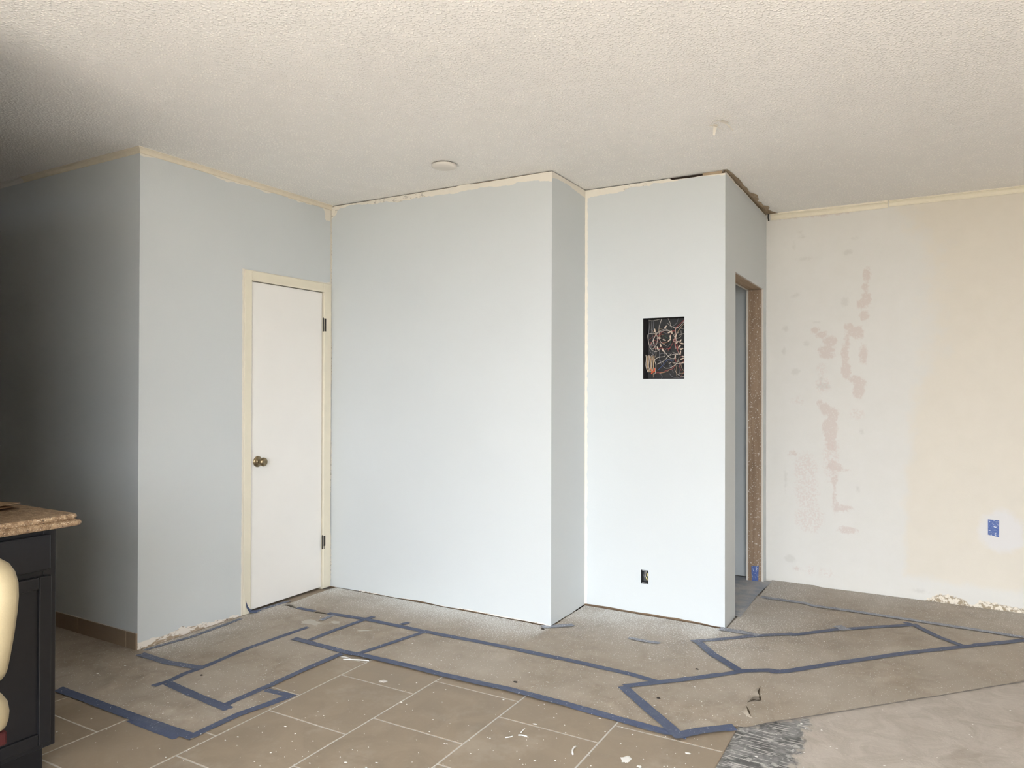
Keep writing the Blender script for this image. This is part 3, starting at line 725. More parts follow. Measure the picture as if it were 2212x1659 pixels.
casing(bevbox(XA+.0003, XA+CT, 2.997, DY0+.003, 0.002, 2.0765, .003, 2))
casing(bevbox(XA+.0003, XA+CT, DY1-.003, 3.726, 0.006, 2.0765, .003, 2))
casing(bevbox(XA+.0003, XA+CT-.0004, DY0+.0032, DY1-.0032, DZ1-.002, 2.0762, .003, 2))
KY, KZ = 3.112, .912
kn = mk('door_knob', *lathe([(.034, 0), (.034, .003), (.031, .007), (.022, .010), (.0145, .013), (.012, .022), (.0125, .029), (.020, .034), (.0265, .043), (.0275, .052), (.0255, .060), (.019, .065), (.010, .0668), (.0085, .0655)], (XA-.006, KY, KZ), (1, 0, 0), 28), BRASS, dr, smooth_=True)
mk('keyhole', *box(XA+.0595, XA+.0612, KY-.006, KY+.006, KZ-.0015, KZ+.0015), BLACKM, kn)
mk('strike_latch', *box(XA-.0055, XA-.0045, DY0+.0058, DY0+.010, KZ-.03, KZ+.03), BRASS, dr)
for z in (1.794, .317):
    hg = joinm(tube([(XA+.004, DY1-.001, z-.045), (XA+.004, DY1-.001, z+.045)], .0065, 10), box(XA-.004, XA+.0155, DY1, DY1+.0035, z-.044, z+.044),
               box(XA+.0125, XA+.0142, DY1-.003, DY1+.013, z-.044+(.02 if z < 1 else 0), z+.044), tube([(XA+.004, DY1-.001, z+.045), (XA+.004, DY1-.001, z+.050)], .004, 8))
    mk('hinge', *hg, BLACKM, dr)
V = np.array([(XA+CT+.001, 3.010, .090), (XA+CT+.0015, 3.028, .045), (XA+CT+.0035, 3.052, .020), (XA+.05, 3.10, .012), (XA+.045, 3.06, .006), (XA+CT+.012, 3.030, .012), (XA+CT+.003, 3.014, .045)])
tag(mk('masking_tape', V, [(0, 6, 1), (1, 6, 5, 2), (2, 5, 4, 3)], MT, attrs={'spray': np.zeros(len(V))}), 'curled blue tape end stuck up on cream casing foot of white door', 'tape')

# ------------------------------------------------------------------ open wiring box in the wall
wb = tag(empty('wiring_box', ((PN[0]+PN[1])/2, YC+.045, PN[2])), 'open recessed electrical box full of tangled wires in grey wall', 'electrical box')
x0, x1, z0, z1 = PN; d0, d1 = YC+.001, YC+.095
BOXM = flat('dark_box_steel', (.035, .034, .034), .6, .3, .4, 25)  # near-black, mottled colour for the box walls
shell = joinm(box(x0-.003, x1+.003, d1, d1+.003, z0-.003, z1+.003), box(x0-.003, x0, d0, d1, z0-.003, z1+.003), box(x1, x1+.003, d0, d1, z0-.003, z1+.003), box(x0, x1, d0, d1, z0-.003, z0), box(x0, x1, d0, d1, z1, z1+.003))
mk('box_shell', *shell, BOXM, wb)
def bp(x, y, d):
    u = (x-185)/820; v = (y-255)/1205; return (x0+u*(x1-x0), YC+d, z1-v*(z1-z0))
wm = {c: flat('wire_'+c, col, .45, .4, .15, 90) for c, col in dict(white=(.62, .56, .50), black=(.05, .048, .05), red=(.42, .09, .08), tan=(.46, .33, .20), grey=(.22, .22, .24), blue=(.06, .10, .28), green=(.05, .12, .08)).items()}
WIRES = [('white', [(405, 520), (440, 620), (420, 760), (350, 860), (300, 840), (320, 760), (400, 600), (450, 540), (540, 485), (620, 480), (690, 520)], .030), ('white', [(460, 540), (520, 515), (600, 505), (680, 520)], .036), ('white', [(370, 620), (362, 740), (395, 900), (400, 1030)], .040),
         ('white', [(525, 265), (460, 430), (455, 560), (500, 720), (600, 805)], .045), ('white', [(600, 930), (590, 1010), (480, 1030), (405, 1080), (430, 1190), (400, 1340), (370, 1365)], .022), ('white', [(580, 900), (660, 1010), (740, 1060), (800, 1050)], .024), ('white', [(880, 1030), (850, 1150), (740, 1235), (640, 1250), (580, 1235)], .022),
         ('white', [(690, 1000), (780, 975), (870, 990)], .030), ('white', [(440, 1170), (560, 1100), (650, 1030), (720, 960)], .034), ('white', [(1000, 300), (900, 430), (810, 480), (800, 590)], .036), ('tan', [(1005, 350), (920, 460), (840, 560), (815, 620)], .030), ('red', [(1000, 280), (880, 400), (800, 470), (780, 600), (760, 700)], .040),
         ('white', [(625, 255), (660, 350), (680, 420)], .060), ('grey', [(820, 260), (800, 360), (700, 450)], .060), ('red', [(370, 860), (460, 850), (520, 850), (600, 870), (700, 850)], .040), ('red', [(430, 1340), (540, 1330), (660, 1290), (740, 1265), (790, 1210)], .022), ('tan', [(500, 1350), (620, 1320), (720, 1270)], .026),
         ('red', [(800, 640), (790, 760), (830, 860), (860, 960)], .034), ('red', [(640, 900), (720, 780), (770, 680)], .045), ('red', [(840, 790), (860, 900), (900, 990)], .028), ('white', [(780, 1140), (860, 1160), (940, 1150)], .024), ('white', [(760, 1260), (800, 1330), (860, 1390), (940, 1415), (1000, 1400)], .050), ('tan', [(840, 1345), (920, 1350), (1000, 1345)], .050),
         ('white', [(840, 610), (900, 590), (975, 565)], .050), ('grey', [(330, 300), (335, 450), (300, 560), (330, 700), (390, 800)], .060), ('grey', [(265, 300), (255, 500), (235, 640), (240, 780), (320, 900)], .055), ('grey', [(310, 300), (315, 500), (320, 640)], .050), ('black', [(420, 280), (460, 500), (560, 700), (640, 900)], .060), ('black', [(640, 600), (700, 800), (680, 960), (560, 1100)], .055),
         ('blue', [(450, 1290), (540, 1180), (640, 1090), (740, 1110)], .040), ('grey', [(470, 900), (460, 1050), (500, 1180), (580, 1240)], .055), ('green', [(500, 580), (600, 640), (690, 720), (640, 800)], .060), ('red', [(330, 790), (300, 740), (350, 690), (440, 720), (560, 740), (660, 720)], .050), ('tan', [(540, 760), (600, 740), (660, 720)], .036),
         ('white', [(660, 1160), (720, 1130), (800, 1150)], .040), ('black', [(880, 300), (760, 420), (640, 500), (560, 560)], .070), ('grey', [(640, 1350), (700, 1420), (820, 1440), (960, 1440)], .075), ('grey', [(470, 1340), (500, 1400), (490, 1460)], .060), ('white', [(800, 650), (790, 760), (800, 870)], .050), ('white', [(400, 860), (450, 880), (350, 910), (260, 830), (235, 700), (235, 560), (420, 545)], .060)]
for c, pts, d in WIRES:
    P = [bp(x, y, d+.010*math.sin(i*1.9+x*.01)) for i, (x, y) in enumerate(pts)]
    mk('wire', *tube(spline(P, 5), .0014 if c in ('white', 'tan') else .0013, 5), wm[c], wb, smooth_=True)
for i in range(9):                                     # cut cable sheaths bunched low at the hinge side
    x = 205+i*20; P = [bp(x+8*math.sin(i), 980+12*(i % 3), .035), bp(x+18, 1060, .028), bp(x+6+10*math.sin(i*2), 1200, .030), bp(x+45-i*2, 1325, .034)]
    mk('wire', *tube(spline(P, 5), .0021, 5), wm['tan' if i % 3 else 'white'], wb, smooth_=True)
wr = random.Random(11)
for i in range(30):                                    # thinner dark wires crossing behind
    x, y = wr.uniform(260, 960), wr.uniform(280, 1300); an = wr.uniform(0, 6.28); L = wr.uniform(120, 300)
    P = [bp(min(985, max(215, x+L*math.cos(an)*u+40*math.sin(7*u+i))), min(1430, max(275, y+L*math.sin(an)*u+40*math.cos(5*u+i))), .050+.02*math.sin(i+3*u)) for u in (-.5, 0, .5, 1)]
    mk('wire', *tube(spline(P, 5), .0011, 5), wm[('grey', 'black', 'grey', 'red', 'tan', 'white')[i % 6]], wb, smooth_=True)
cm = flat('cream_wire_nut', (.66, .54, .44), .5, .4, .08, 60); co_ = flat('orange_wire_nut', (.72, .13, .05), .45, .4, .08, 60)
NUTS = [(405, 500, 0, -1, 0), (490, 650, 1, .1, 0), (580, 690, 1, .4, 0), (695, 545, -.8, .4, 0), (730, 545, .4, .9, 0), (715, 640, .1, 1, 0), (690, 700, -.7, .6, 0), (810, 620, .4, -1, 0), (515, 790, -.15, -1, 0), (555, 890, .5, .9, 0), (460, 850, -.2, -1, 0), (840, 745, .8, -.7, 0), (900, 720, .7, -.9, 0), (890, 830, .9, -.7, 0), (925, 880, 1, -.4, 0), (950, 775, 1, .2, 0),
        (905, 955, .3, -1, 0), (960, 1025, 1, .1, 0), (945, 1070, 1, -.4, 0), (965, 1140, 1, -.2, 0), (620, 440, .6, -.6, 0), (805, 1025, .2, -1, 0), (335, 1295, -.5, -.6, 1), (395, 1275, .3, -1, 1), (370, 1315, .6, -.2, 1), (350, 1330, -.2, .6, 1)]
for i, (x, y, dx, dy, o_) in enumerate(NUTS):
    dd = .018+.018*((i*7) % 5)/5; p = np.array(bp(x, y, dd)); ax = np.array([dx, -.35, -dy], float); ax /= np.linalg.norm(ax)
    V, F = lathe([(.0034, -.010), (.0046, -.009), (.0044, -.002), (.0036, .006), (.0024, .0105), (.0012, .0115)], p, ax, 10)
    tag(mk('wire_connector', V, F, co_ if o_ else cm, wb, smooth_=True), 'orange twist-on wire connector' if o_ else 'cream crimp wire connector')
    if not o_ and i % 2: mk('wire', *tube([p-ax*.009, p-ax*.022+np.array([0, .012, 0]), p-ax*.03+np.array([0, .03, -.004])], .0020, 5), wm['red'], wb)

# ------------------------------------------------------------------ bare outlet box low on the same wall
ob = tag(empty('outlet_box', ((OU[0]+OU[1])/2, YC+.03, OU[2])), 'small bare outlet box with loose wires low in grey wall', 'electrical box')
x0, x1, z0, z1 = OU
mk('box_shell', *joinm(box(x0, x1, YC+.05, YC+.052, z0, z1), box(x0-.002, x0, YC+.001, YC+.05, z0, z1), box(x1, x1+.002, YC+.001, YC+.05, z0, z1), box(x0, x1, YC+.001, YC+.05, z0-.002, z0), box(x0, x1, YC+.001, YC+.05, z1, z1+.002)), flat('dull_zinc', (.10, .10, .10), .5, .4, .2, 40, metal=.5), ob)
mk('screw_tab', *box(x0+.006, x1-.006, YC+.002, YC+.004, z0-.001, z0+.008), flat('zinc_tab', (.22, .22, .22), .45, .5, .15, 40, metal=.7), ob)
mk('screw_tab', *box(x0+.008, x1-.008, YC+.002, YC+.004, z1-.007, z1+.001), bpy.data.materials['zinc_tab'], ob)
W_ = lambda a, b, d: (x0+a*(x1-x0), YC+d, z1-b*(z1-z0))
for pts, c in (([(.55, .1, .02), (.72, .3, .010), (.88, .45, .006)], 'white'), ([(.35, .2, .03), (.5, .45, .015), (.75, .7, .008)], 'white'), ([(.2, .4, .02), (.42, .6, .012)], 'grey'), ([(.9, .15, .02), (.86, .35, .008)], 'grey')):
    mk('wire', *tube(spline([W_(*p) for p in pts], 5), .0016, 6), wm[c], ob)
yc_ = flat('yellow_wire_nut', (.70, .62, .28), .45, .4, .08, 60)
for a, b, dx, dz in ((.82, .32, .3, -1), (.75, .62, .5, -1)):
    mk('wire_connector', *lathe([(.0034, -.008), (.0046, -.006), (.0036, .006), (.001, .010)], W_(a, b, .006), (dx/1.2, -.3, dz/1.2), 9), yc_, ob, smooth_=True)

# ------------------------------------------------------------------ other wall and ceiling bits
def patch(pts, off, axis, const, m, lab, spray_v):
    P = np.array([at(*p, axis, const) for p in pts]); P[:, axis] -= off
    n = 8; V = []; a, b, c, d = P
    for j in range(n+1):
        for i in range(n+1):
            u, v = i/n, j/n; q = a*(1-u)*(1-v)+b*u*(1-v)+c*u*v+d*(1-u)*v
            q = q.copy(); q[axis] -= .0006*vnoise(u*5, v*5, 1, 3); V.append(q)
    k = n+1; F = [(j*k+i, (j+1)*k+i, (j+1)*k+i+1, j*k+i+1) for j in range(n) for i in range(n)]
    o = mk('masking_tape', V, F, m, smooth_=True, attrs={'spray': np.full(len(V), spray_v)}); return tag(o, lab, 'tape')
MTB = m_tape('speckled_blue_tape', .22, (.045, .095, .30), (.065, .125, .38), .06)
patch([(2134, 1122), (2158.5, 1124), (2158, 1160.5), (2134, 1155)], .001, 1, YF, MTB, 'speckled blue tape patch stuck on cream wall', .48)
patch([(1623, 1222), (1639, 1222), (1638, 1256), (1624, 1256)], .001, 1, OY1, MTB, 'speckled blue tape on foot of the bare wooden door stud', .5)
# doorway floor masking
Pd = [(XE+.035, OY0-.02), (XE+.03, 4.97), (XE+.05, 5.36), (XE-.30, 5.435), (XE-.5, 5.0), (XE-.5, OY0+.02), (XE-.02, OY0+.004)]
V, F = sheet_mesh(Pd, 1, .04); V[:, 2] = base_z(V[:, 0])+.0045+.004*vnoise(V[:, 0], V[:, 1], 9, 3)
tm = NT('misted_blue_masking_film'); n_ = tm.noise(7, 4, .65)
tm.color(spray(tm, tm.mix(tm.ramp(n_, .35, .65), (.27, .31, .38), (.45, .45, .45)), tm.ramp(tm.noise(3), .3, .7, .05, .35))); tm.rough(.6, .3); tm.bump(n_, .4, .01)
tag(mk('masking_film', V, F, tm.m, smooth_=True), 'dusty blue masking film on floor through the framed doorway', 'masking film')
# blank round cover on the ceiling
cpos = (-2.338, 3.338)
cv = tag(empty('ceiling_cover_plate', (cpos[0], cpos[1], H-.026)), 'round off-white blank cover plate on textured ceiling', 'cover plate')
mk('plate', *lathe([(.0705, 0), (.0715, .004), (.069, .010), (.056, .0155), (.030, .0185), (.001, .019)], (cpos[0], cpos[1], H-.007), (0, 0, -1), 40), flat('cover_white', (.70, .665, .61), .5, .35, .02, 5), cv, smooth_=True)
mk('dark_gap_ring', *lathe([(.060, 0), (.060, .007)], (cpos[0], cpos[1], H-.0005), (0, 0, -1), 32), DARKV, cv)  # dark ring added so a shaded gap shows around the cover
c0 = at(1543, 262, 2, H)
V = []; F = []
for q, (ox, oy, L, an) in enumerate(((-.03, .03, .07, .3), (.004, -.01, .09, -.6), (.03, .0, .07, .9), (.0, .03, .05, 2.0))):
    for i in range(5):
        u = i/4; w_ = .011*(1-u*.6); bx_, by_ = c0[0]+ox+math.cos(an)*L*u, c0[1]+oy+math.sin(an)*L*u; z = H-.004-.034*u*u
        V += [(bx_-math.sin(an)*w_, by_+math.cos(an)*w_, z), (bx_+math.sin(an)*w_, by_-math.cos(an)*w_, z-.003)]
        if i: a = len(V)-4; F.append((a, a+1, a+3, a+2))
tag(mk('peeling_flake', V, F, flat('peeled_paint', (.78, .73, .64), .7, .2, .08, 50)), 'small curled flake of paint peeling off the ceiling', 'paint flake')

# ------------------------------------------------------------------ tears and debris on the floor
TEARM = flat('painted_tear_shade', (.085, .065, .045), .9, .1, .2, 60)  # painted shade of a tear: flat dark strip laid on the paper
def flap(pts, width, lift, lab, m=MP, gap=.010):
    P = [np.array(p) for p in spline([np.array((*q, 0.0)) for q in pts], 6)]; V = []; F = []
    for i, p in enumerate(P):
        t = P[min(i+1, len(P)-1)]-P[max(i-1, 0)]; t = t/np.linalg.norm(t); n = np.array([-t[1], t[0], 0]); u = i/(len(P)-1); e = math.sin(math.pi*u)
        k = int(top_k(np.array([p[0]]), np.array([p[1]]))[0]); zb = float(pz(p[0], p[1], k))
        a = p+n*width*e; V += [(p[0], p[1], zb+.001+lift*e), ((p[0]+a[0])/2, (p[1]+a[1])/2, zb+.0015+lift*e*.7), (a[0], a[1], zb+.0012)]
        if i: b = 3*i; F += [(b-3, b-2, b+1, b), (b-2, b-1, b+2, b+1)]
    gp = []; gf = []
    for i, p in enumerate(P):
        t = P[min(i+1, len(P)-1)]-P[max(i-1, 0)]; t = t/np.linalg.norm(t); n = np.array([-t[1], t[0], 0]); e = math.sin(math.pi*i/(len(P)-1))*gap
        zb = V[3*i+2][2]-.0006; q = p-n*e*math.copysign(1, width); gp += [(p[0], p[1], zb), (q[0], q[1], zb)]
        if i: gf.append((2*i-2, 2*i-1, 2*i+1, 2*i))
    V = np.array(V); o = mk('paper_tear', V, F, m, smooth_=True, attrs={'spray': np.zeros(len(V))}); mk('tear_shade_strip', gp, gf, TEARM, o); return tag(o, lab, 'torn paper')
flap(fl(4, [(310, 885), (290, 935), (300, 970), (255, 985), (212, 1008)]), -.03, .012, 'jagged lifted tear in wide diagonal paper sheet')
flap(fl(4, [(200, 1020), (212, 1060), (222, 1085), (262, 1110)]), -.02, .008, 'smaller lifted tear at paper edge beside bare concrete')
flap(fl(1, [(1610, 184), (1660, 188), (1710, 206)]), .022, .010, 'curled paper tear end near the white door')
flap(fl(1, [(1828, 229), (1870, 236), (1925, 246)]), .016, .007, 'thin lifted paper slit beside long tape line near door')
WHT = flat('white_paint_scrap', (.80, .79, .76), .6, .3, .04, 60); GRN = flat('pale_plaster', (.50, .475, .42), .8, .2, .08, 30)
def lump(z, c, rx, ry, h, m, name, lab, cat, seed, n=14, ang=0.0):
    """irregular flat lump on the floor around a photo pixel"""
    p = at(*px(z, c), 2, 0); k = int(top_k(p[:1], p[1:2])[0]); zb = float(pz(p[0], p[1], k))+.0006; V = [(p[0], p[1], zb+h)]; F = []; rg = random.Random(seed)
    for ring, (s, hh) in enumerate(((.6, h*.9), (1.0, 0))):
        rg2 = random.Random(seed)
        for i in range(n):
            a = 2*math.pi*i/n; r = s*(.7+.5*rg2.random()); dx, dy = math.cos(a)*rx*r, math.sin(a)*ry*r
            V.append((p[0]+dx*math.cos(ang)-dy*math.sin(ang), p[1]+dx*math.sin(ang)+dy*math.cos(ang), zb+hh))
    for i in range(n):
        j = (i+1) % n; F += [(0, 1+i, 1+j), (1+i, 1+n+i, 1+n+j, 1+j)]
    return tag(mk(name, V, F, m), lab, cat)
def strip(z, a, b, w, m, lab, lift=.002, bend=.0):
    A, B = at(*px(z, a), 2, 0), at(*px(z, b), 2, 0); zb = max(float(pz(q[0], q[1], int(top_k(q[:1], q[1:2])[0]))) for q in (A, B))
    d = (B-A); L = np.linalg.norm(d); d /= L; n = np.array([-d[1], d[0], 0]); P = []
    for i in range(7):
        u = i/6; P.append(A+d*L*u+n*bend*math.sin(math.pi*u)+np.array([0, 0, zb+w*.55+lift*math.sin(math.pi*u)]))
    return tag(mk('plastic_strip', *tube(P, w/2, 6), m, smooth_=True), lab, 'scrap')
strip(2, (605, 556), (780, 564), .006, WHT, 'straight white plastic strip lying on bare tile by tape junction')
strip(2, (592, 536), (655, 552), .004, WHT, 'short thin white strip beside the straight plastic strip', bend=.004)
strip(2, (2172, 1205), (2192, 1150), .007, WHT, 'curled white scrap on bare tile near edge of concrete', bend=.006)
strip(2, (1800, 1072), (1860, 1082), .005, WHT, 'white plastic sliver lying flat on bare tile')
strip(2, (1818, 1055), (1845, 1028), .004, WHT, 'slanting white sliver on tile beside the flat sliver')
strip(2, (1712, 1088), (1762, 1078), .004, WHT, 'curved thin white sliver on tile', bend=-.006)
lump(2, (878, 702), .020, .016, .004, flat('crumpled_film', (.52, .48, .44), .4, .5, .1, 80), 'film_scrap', 'small crumpled translucent film scrap on bare tile', 'scrap', 5)
lump(3, (930, 1437), .021, .026, .0015, WHT, 'paint_spot', 'largest white paint blob on bare tile near concrete edge', 'paint spot', 3)
lump(3, (1422, 1391), .011, .008, .0012, WHT, 'paint_spot', 'oval white paint drop on tile beside concrete edge', 'paint spot', 8)
lump(3, (1035, 1497), .010, .009, .0012, WHT, 'paint_spot', 'white paint drop beside largest white blob on tile', 'paint spot', 9)
lump(3, (385, 632), .011, .013, .002, WHT, 'paint_spot', 'white paint drop on the tape line nearest blank grey wall', 'paint spot', 10)
lump(2, (1912, 993), .010, .006, .001, WHT, 'paint_spot', 'small white paint drop on tile near white slivers', 'paint spot', 11)
lump(2, (375, 300), .075, .040, .0012, GRN, 'plaster_splash', 'broad pale plaster splash on paper before white door', 'plaster splash', 21, 20)
lump(2, (553, 303), .030, .022, .0012, GRN, 'plaster_splash', 'small pale plaster splash beside faded tape scrap', 'plaster splash', 22, 16)
lump(2, (740, 362), .040, .014, .0012, GRN, 'plaster_splash', 'thin pale plaster smear between two blue cross tapes', 'plaster splash', 23, 16, .6)
DRK = flat('dark_clod', (.05, .042, .035), .9, .1, .2, 80)
for i, (z, c, r, lab) in enumerate(((2, (1780, 713), .011, 'largest dark crumb on long paper sheet beside bare tiles'), (3, (1190, 965), .010, 'dark crumb on wide diagonal sheet near end tape'), (3, (1495, 728), .009, 'dark crumb on paper below wiring wall'), (1, (1060, 668), .007, 'tiny dark crumb on sheet before white door'), (3, (265, 405), .014, 'dark torn lump at outside corner of blank grey wall'))):
    lump(z, c, r, r*.7, .004, DRK, 'debris_crumb', lab, 'crumb', 40+i, 9)
V = []; F = []; nchip = 0
while nchip < 420:
    xx, yy = rng.uniform(60, 2212), 1659-(rng.random()**1.3)*370
    p = at(xx, yy, 2, 0.0)
    if p[0] > EDGE_X and rng.random() < .6: continue
    if p[1] > YF-.05 or (p[0] < XD and p[1] > YB-.03) or (p[0] < XE and p[1] > YC-.03) or (p[0] < XA+.03) or (p[0] < -3.3 and p[1] < 1.8) or (p[0] < XA+.1 and p[1] > 2.2): continue
    if p[0] < -2.55 and p[1] < 1.55: continue
    k = int(top_k(p[:1], p[1:2])[0])
    if k < 0 and p[0] > EDGE_X: zb = ZC
    else: zb = float(pz(p[0], p[1], k))
    r = .0012+.0034*rng.random()**3; a0 = rng.random()*6.3; st = 1+1.2*rng.random()**2; n = 5; b = len(V); V.append((p[0], p[1], zb+.0022))
    for i in range(n):
        a = a0+2*math.pi*i/n; V.append((p[0]+math.cos(a)*r*st*(.7+.6*rng.random()), p[1]+math.sin(a)*r*(.7+.6*rng.random()), zb+.0006))
    F += [(b, b+1+i, b+1+(i+1) % n) for i in range(n)]; nchip += 1
ch = tag(mk('paint_chips', V, F, WHT), 'tiny white paint chips scattered over paper and tiles', 'paint chips'); ch['kind'] = 'stuff'

# ------------------------------------------------------------------ kitchen cabinet, worktop, things on it
CX1, CY1 = -2.66, 1.434; CY0 = 1.165
cab = tag(empty('base_cabinet', (-2.95, (CY0+CY1)/2, 0)), 'dark espresso base cabinet with drawer and panelled door under granite worktop', 'cabinet')
mk('cabinet_body', *bevbox(-3.28, CX1-.019, CY0, CY1, .115, .874, .002, 1), ESP, cab)
ff = joinm(bevbox(CX1-.019, CX1, CY1-.042, CY1, .115, .874, .0015, 1), bevbox(CX1-.019, CX1, CY0, CY0+.04, .115, .874, .0015, 1), bevbox(CX1-.019, CX1-.0004, CY0+.04, CY1-.042, .845, .874, .0015, 1), bevbox(CX1-.019, CX1-.0004, CY0+.04, CY1-.042, .705, .745, .0015, 1), bevbox(CX1-.019, CX1-.0004, CY0+.04, CY1-.042, .115, .150, .0015, 1))
mk('face_frame', *ff, ESP, cab)
mk('toe_kick', *box(-3.26, CX1-.075, CY0, CY1-.003, 0.001, .115), ESP, cab)
mk('drawer_front', *bevbox(CX1+.0005, CX1+.019, CY0+.025, 1.4085, .733, .857, .006, 2), ESP, cab)
DX0, DX1 = CX1+.0005, CX1+.019; a, b, c, d = CY0+.022, 1.4115, .135, .713; fr = .042
for y0, y1 in ((a, b),):
    do = mk('cabinet_door', *joinm(bevbox(DX0, DX1, y1-fr, y1, c, d, .004, 2), bevbox(DX0, DX1, y0, y0+fr, c, d, .004, 2), bevbox(DX0, DX1-.0003, y0+fr, y1-fr, d-fr, d, .004, 2), bevbox(DX0, DX1-.0003, y0+fr, y1-fr, c, c+fr, .004, 2)), ESP, cab)
    mk('door_panel', *box(DX0, DX0+.008, y0+fr-.004, y1-fr+.004, c+fr-.004, d-fr+.004), ESP, do)
def rrect(x0, x1, y0, y1, r, n=5):
    P = []
    for cx_, cy_, a0 in ((x1-r, y0+r, -90), (x1-r, y1-r, 0), (x0+r, y1-r, 90), (x0+r, y0+r, 180)):
        for i in range(n+1):
            an = math.radians(a0+90*i/n); P.append((cx_+r*math.cos(an), cy_+r*math.sin(an)))
    return P
WTX0, WTX1, WTY0, WTY1 = -3.285, -2.618, 1.157, 1.508; V = []; F = []
prof = [(.024, .917), (.017, .9165), (.013, .913), (.011, .907), (.013, .901), (.016, .8975), (.012, .8955), (.004, .893), (.0005, .888), (0, .882), (.003, .8765), (.008, .8745)]
for ins, z in prof: V += [(x, y, z) for x, y in rrect(WTX0+ins, WTX1-ins, WTY0+ins, WTY1-ins, .022-ins*.3)]
n = 24
for j in range(len(prof)-1): F += [((j+1)*n+i, (j+1)*n+(i+1) % n, j*n+(i+1) % n, j*n+i) for i in range(n)]
F += [tuple(range(n)), tuple((len(prof)-1)*n+i for i in range(n))[::-1]]
tag(mk('worktop', V, F, m_granite()), 'brown speckled granite worktop with double-rounded edge on dark cabinet', 'worktop')
KR = [flat('kraft_'+str(i), c, .7, .25, .12, 25) for i, c in enumerate(((.30, .20, .12), (.16, .085, .04), (.10, .055, .03)))]
for i, (x0, x1, y0, y1, z, li, rot, lab) in enumerate(((-3.20, -2.895, 1.20, 1.425, .9185, .001, .05, 'dark brown folder at bottom of the small stack on worktop'), (-3.20, -2.905, 1.20, 1.42, .9225, .004, -.02, 'brown paper folder in middle of small stack on worktop'), (-3.22, -2.925, 1.20, 1.445, .9285, .006, .04, 'curled tan paper sheet on top of folders on worktop'))):
    V = []; F = []; N = 10; cx_, cy_ = (x0+x1)/2, (y0+y1)/2
    for lay in (0, 1):
        for j in range(N+1):
            for k in range(N+1):
                u, v = k/N, j/N; x, y = x0+(x1-x0)*u-cx_, y0+(y1-y0)*v-cy_
                V.append((cx_+x*math.cos(rot)-y*math.sin(rot), cy_+x*math.sin(rot)+y*math.cos(rot), z+li*u*u*v+.0015*math.sin(5*u+3*v)*(i > 0)-lay*.0012))
    m_ = (N+1)**2; g = lambda l, j, k: l*m_+j*(N+1)+k
    F += [(g(0, j, k), g(0, j, k+1), g(0, j+1, k+1), g(0, j+1, k)) for j in range(N) for k in range(N)]
    F += [(g(1, j, k), g(1, j+1, k), g(1, j+1, k+1), g(1, j, k+1)) for j in range(N) for k in range(N)]
    for q in range(N):
        F += [(g(0, 0, q), g(1, 0, q), g(1, 0, q+1), g(0, 0, q+1)), (g(0, N, q+1), g(1, N, q+1), g(1, N, q), g(0, N, q)), (g(0, q+1, 0), g(1, q+1, 0), g(1, q, 0), g(0, q, 0)), (g(0, q, N), g(1, q, N), g(1, q+1, N), g(0, q+1, N))]
    tag(mk('paper_folder', V, F, KR[2-i], smooth_=False), lab, 'folder')

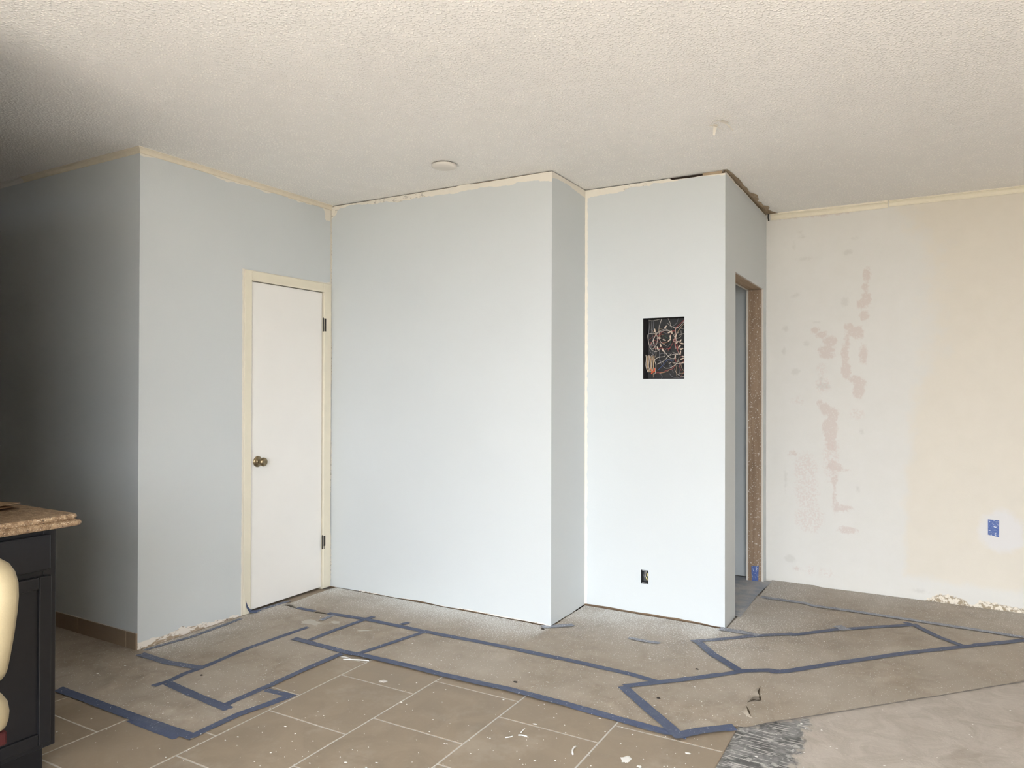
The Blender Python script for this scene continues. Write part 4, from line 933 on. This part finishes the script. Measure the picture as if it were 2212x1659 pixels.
# ------------------------------------------------------------------ counter stool in cream leather
LE = m_leather(); RW = m_wood('red_stained_wood', (.035, .006, .006), (.055, .010, .009), 2)
SX, SY, SZ = -2.284, .74, .588
st_ = tag(empty('counter_stool', (SX, SY, 0)), 'cream leather counter stool with dark red wooden frame beside cabinet', 'stool')
def cushion(outline, depth_fn, n_in=5):
    """closed padded shape: outline list of (a,b); depth_fn(t)->(scale, offset) rings front to back"""
    V = []; F = []; n = len(outline)
    ca = sum(p[0] for p in outline)/n; cb_ = sum(p[1] for p in outline)/n
    for s, d in depth_fn: V += [(ca+(a-ca)*s, cb_+(b-cb_)*s, d) for a, b in outline]
    m_ = len(depth_fn)
    for j in range(m_-1): F += [(j*n+i, j*n+(i+1) % n, (j+1)*n+(i+1) % n, (j+1)*n+i) for i in range(n)]
    V.append((ca, cb_, depth_fn[0][1])); V.append((ca, cb_, depth_fn[-1][1])); c0_, c1_ = len(V)-2, len(V)-1
    F += [(c0_, (i+1) % n, i) for i in range(n)] + [(c1_, (m_-1)*n+i, (m_-1)*n+(i+1) % n) for i in range(n)]
    return V, F
half = [(.0, .320), (.08, .318), (.15, .308), (.185, .290), (.206, .262), (.214, .225), (.212, .18), (.204, .12), (.192, .06), (.182, .02), (.170, .0), (.09, -.008)]
outl = half + [(-a, b) for a, b in half[::-1] if a > 0.0001]
outl = outl[::-1]
RG = [(.55, -.010), (.82, -.004), (.90, .000), (.915, .004), (.96, .010), (.995, .024), (1.0, .040), (.99, .058), (.95, .070), (.6, .076)]
V, F = cushion(outl, RG)
# local (a, up, depth) -> world; the back faces the camera side, leaning a little away
V = [(SX+a, SY+.205+d+b*.06, SZ+.005+b) for a, b, d in V]
bk = mk('backrest', V, F, LE, st_, smooth_=True)
pip = [(SX+a*.905, SY+.205+.001+(.156+(b-.156)*.905)*.06, SZ+.005+.156+(b-.156)*.905) for a, b in outl]
mk('piping', *tube(spline(pip+[pip[0]], 3), .0028, 6), LE, bk, smooth_=True)
so = [(x, y) for x, y in rrect(-.285, .285, -.215, .250, .06, 6)]
V, F = cushion(so, [(.6, .012), (.86, .006), (.95, -.006), (.99, -.025), (1.0, -.045), (.995, -.065), (.98, -.082), (.95, -.089), (.6, -.091)])
V = [(SX+a, SY+b, SZ+d) for a, b, d in V]
mk('seat', V, [f[::-1] for f in F], LE, st_, smooth_=True)
mk('seat_rail', *bevbox(SX-.268, SX+.268, SY-.20, SY+.232, SZ-.125, SZ-.088, .006, 2), RW, st_)
for sx in (-1, 1):
    for sy in (-1, 1):
        mk('leg', *tube([(SX+sx*.175, SY+sy*.16, SZ-.12), (SX+sx*.19, SY+sy*.175, .30), (SX+sx*.205, SY+sy*.19, 0.002)], [.021, .018, .014], 10), RW, st_, smooth_=True)
for sy in (-1, 1): mk('stretcher', *tube([(SX-.19, SY+sy*.177, .22), (SX+.19, SY+sy*.177, .22)], .011, 8), RW, st_, smooth_=True)
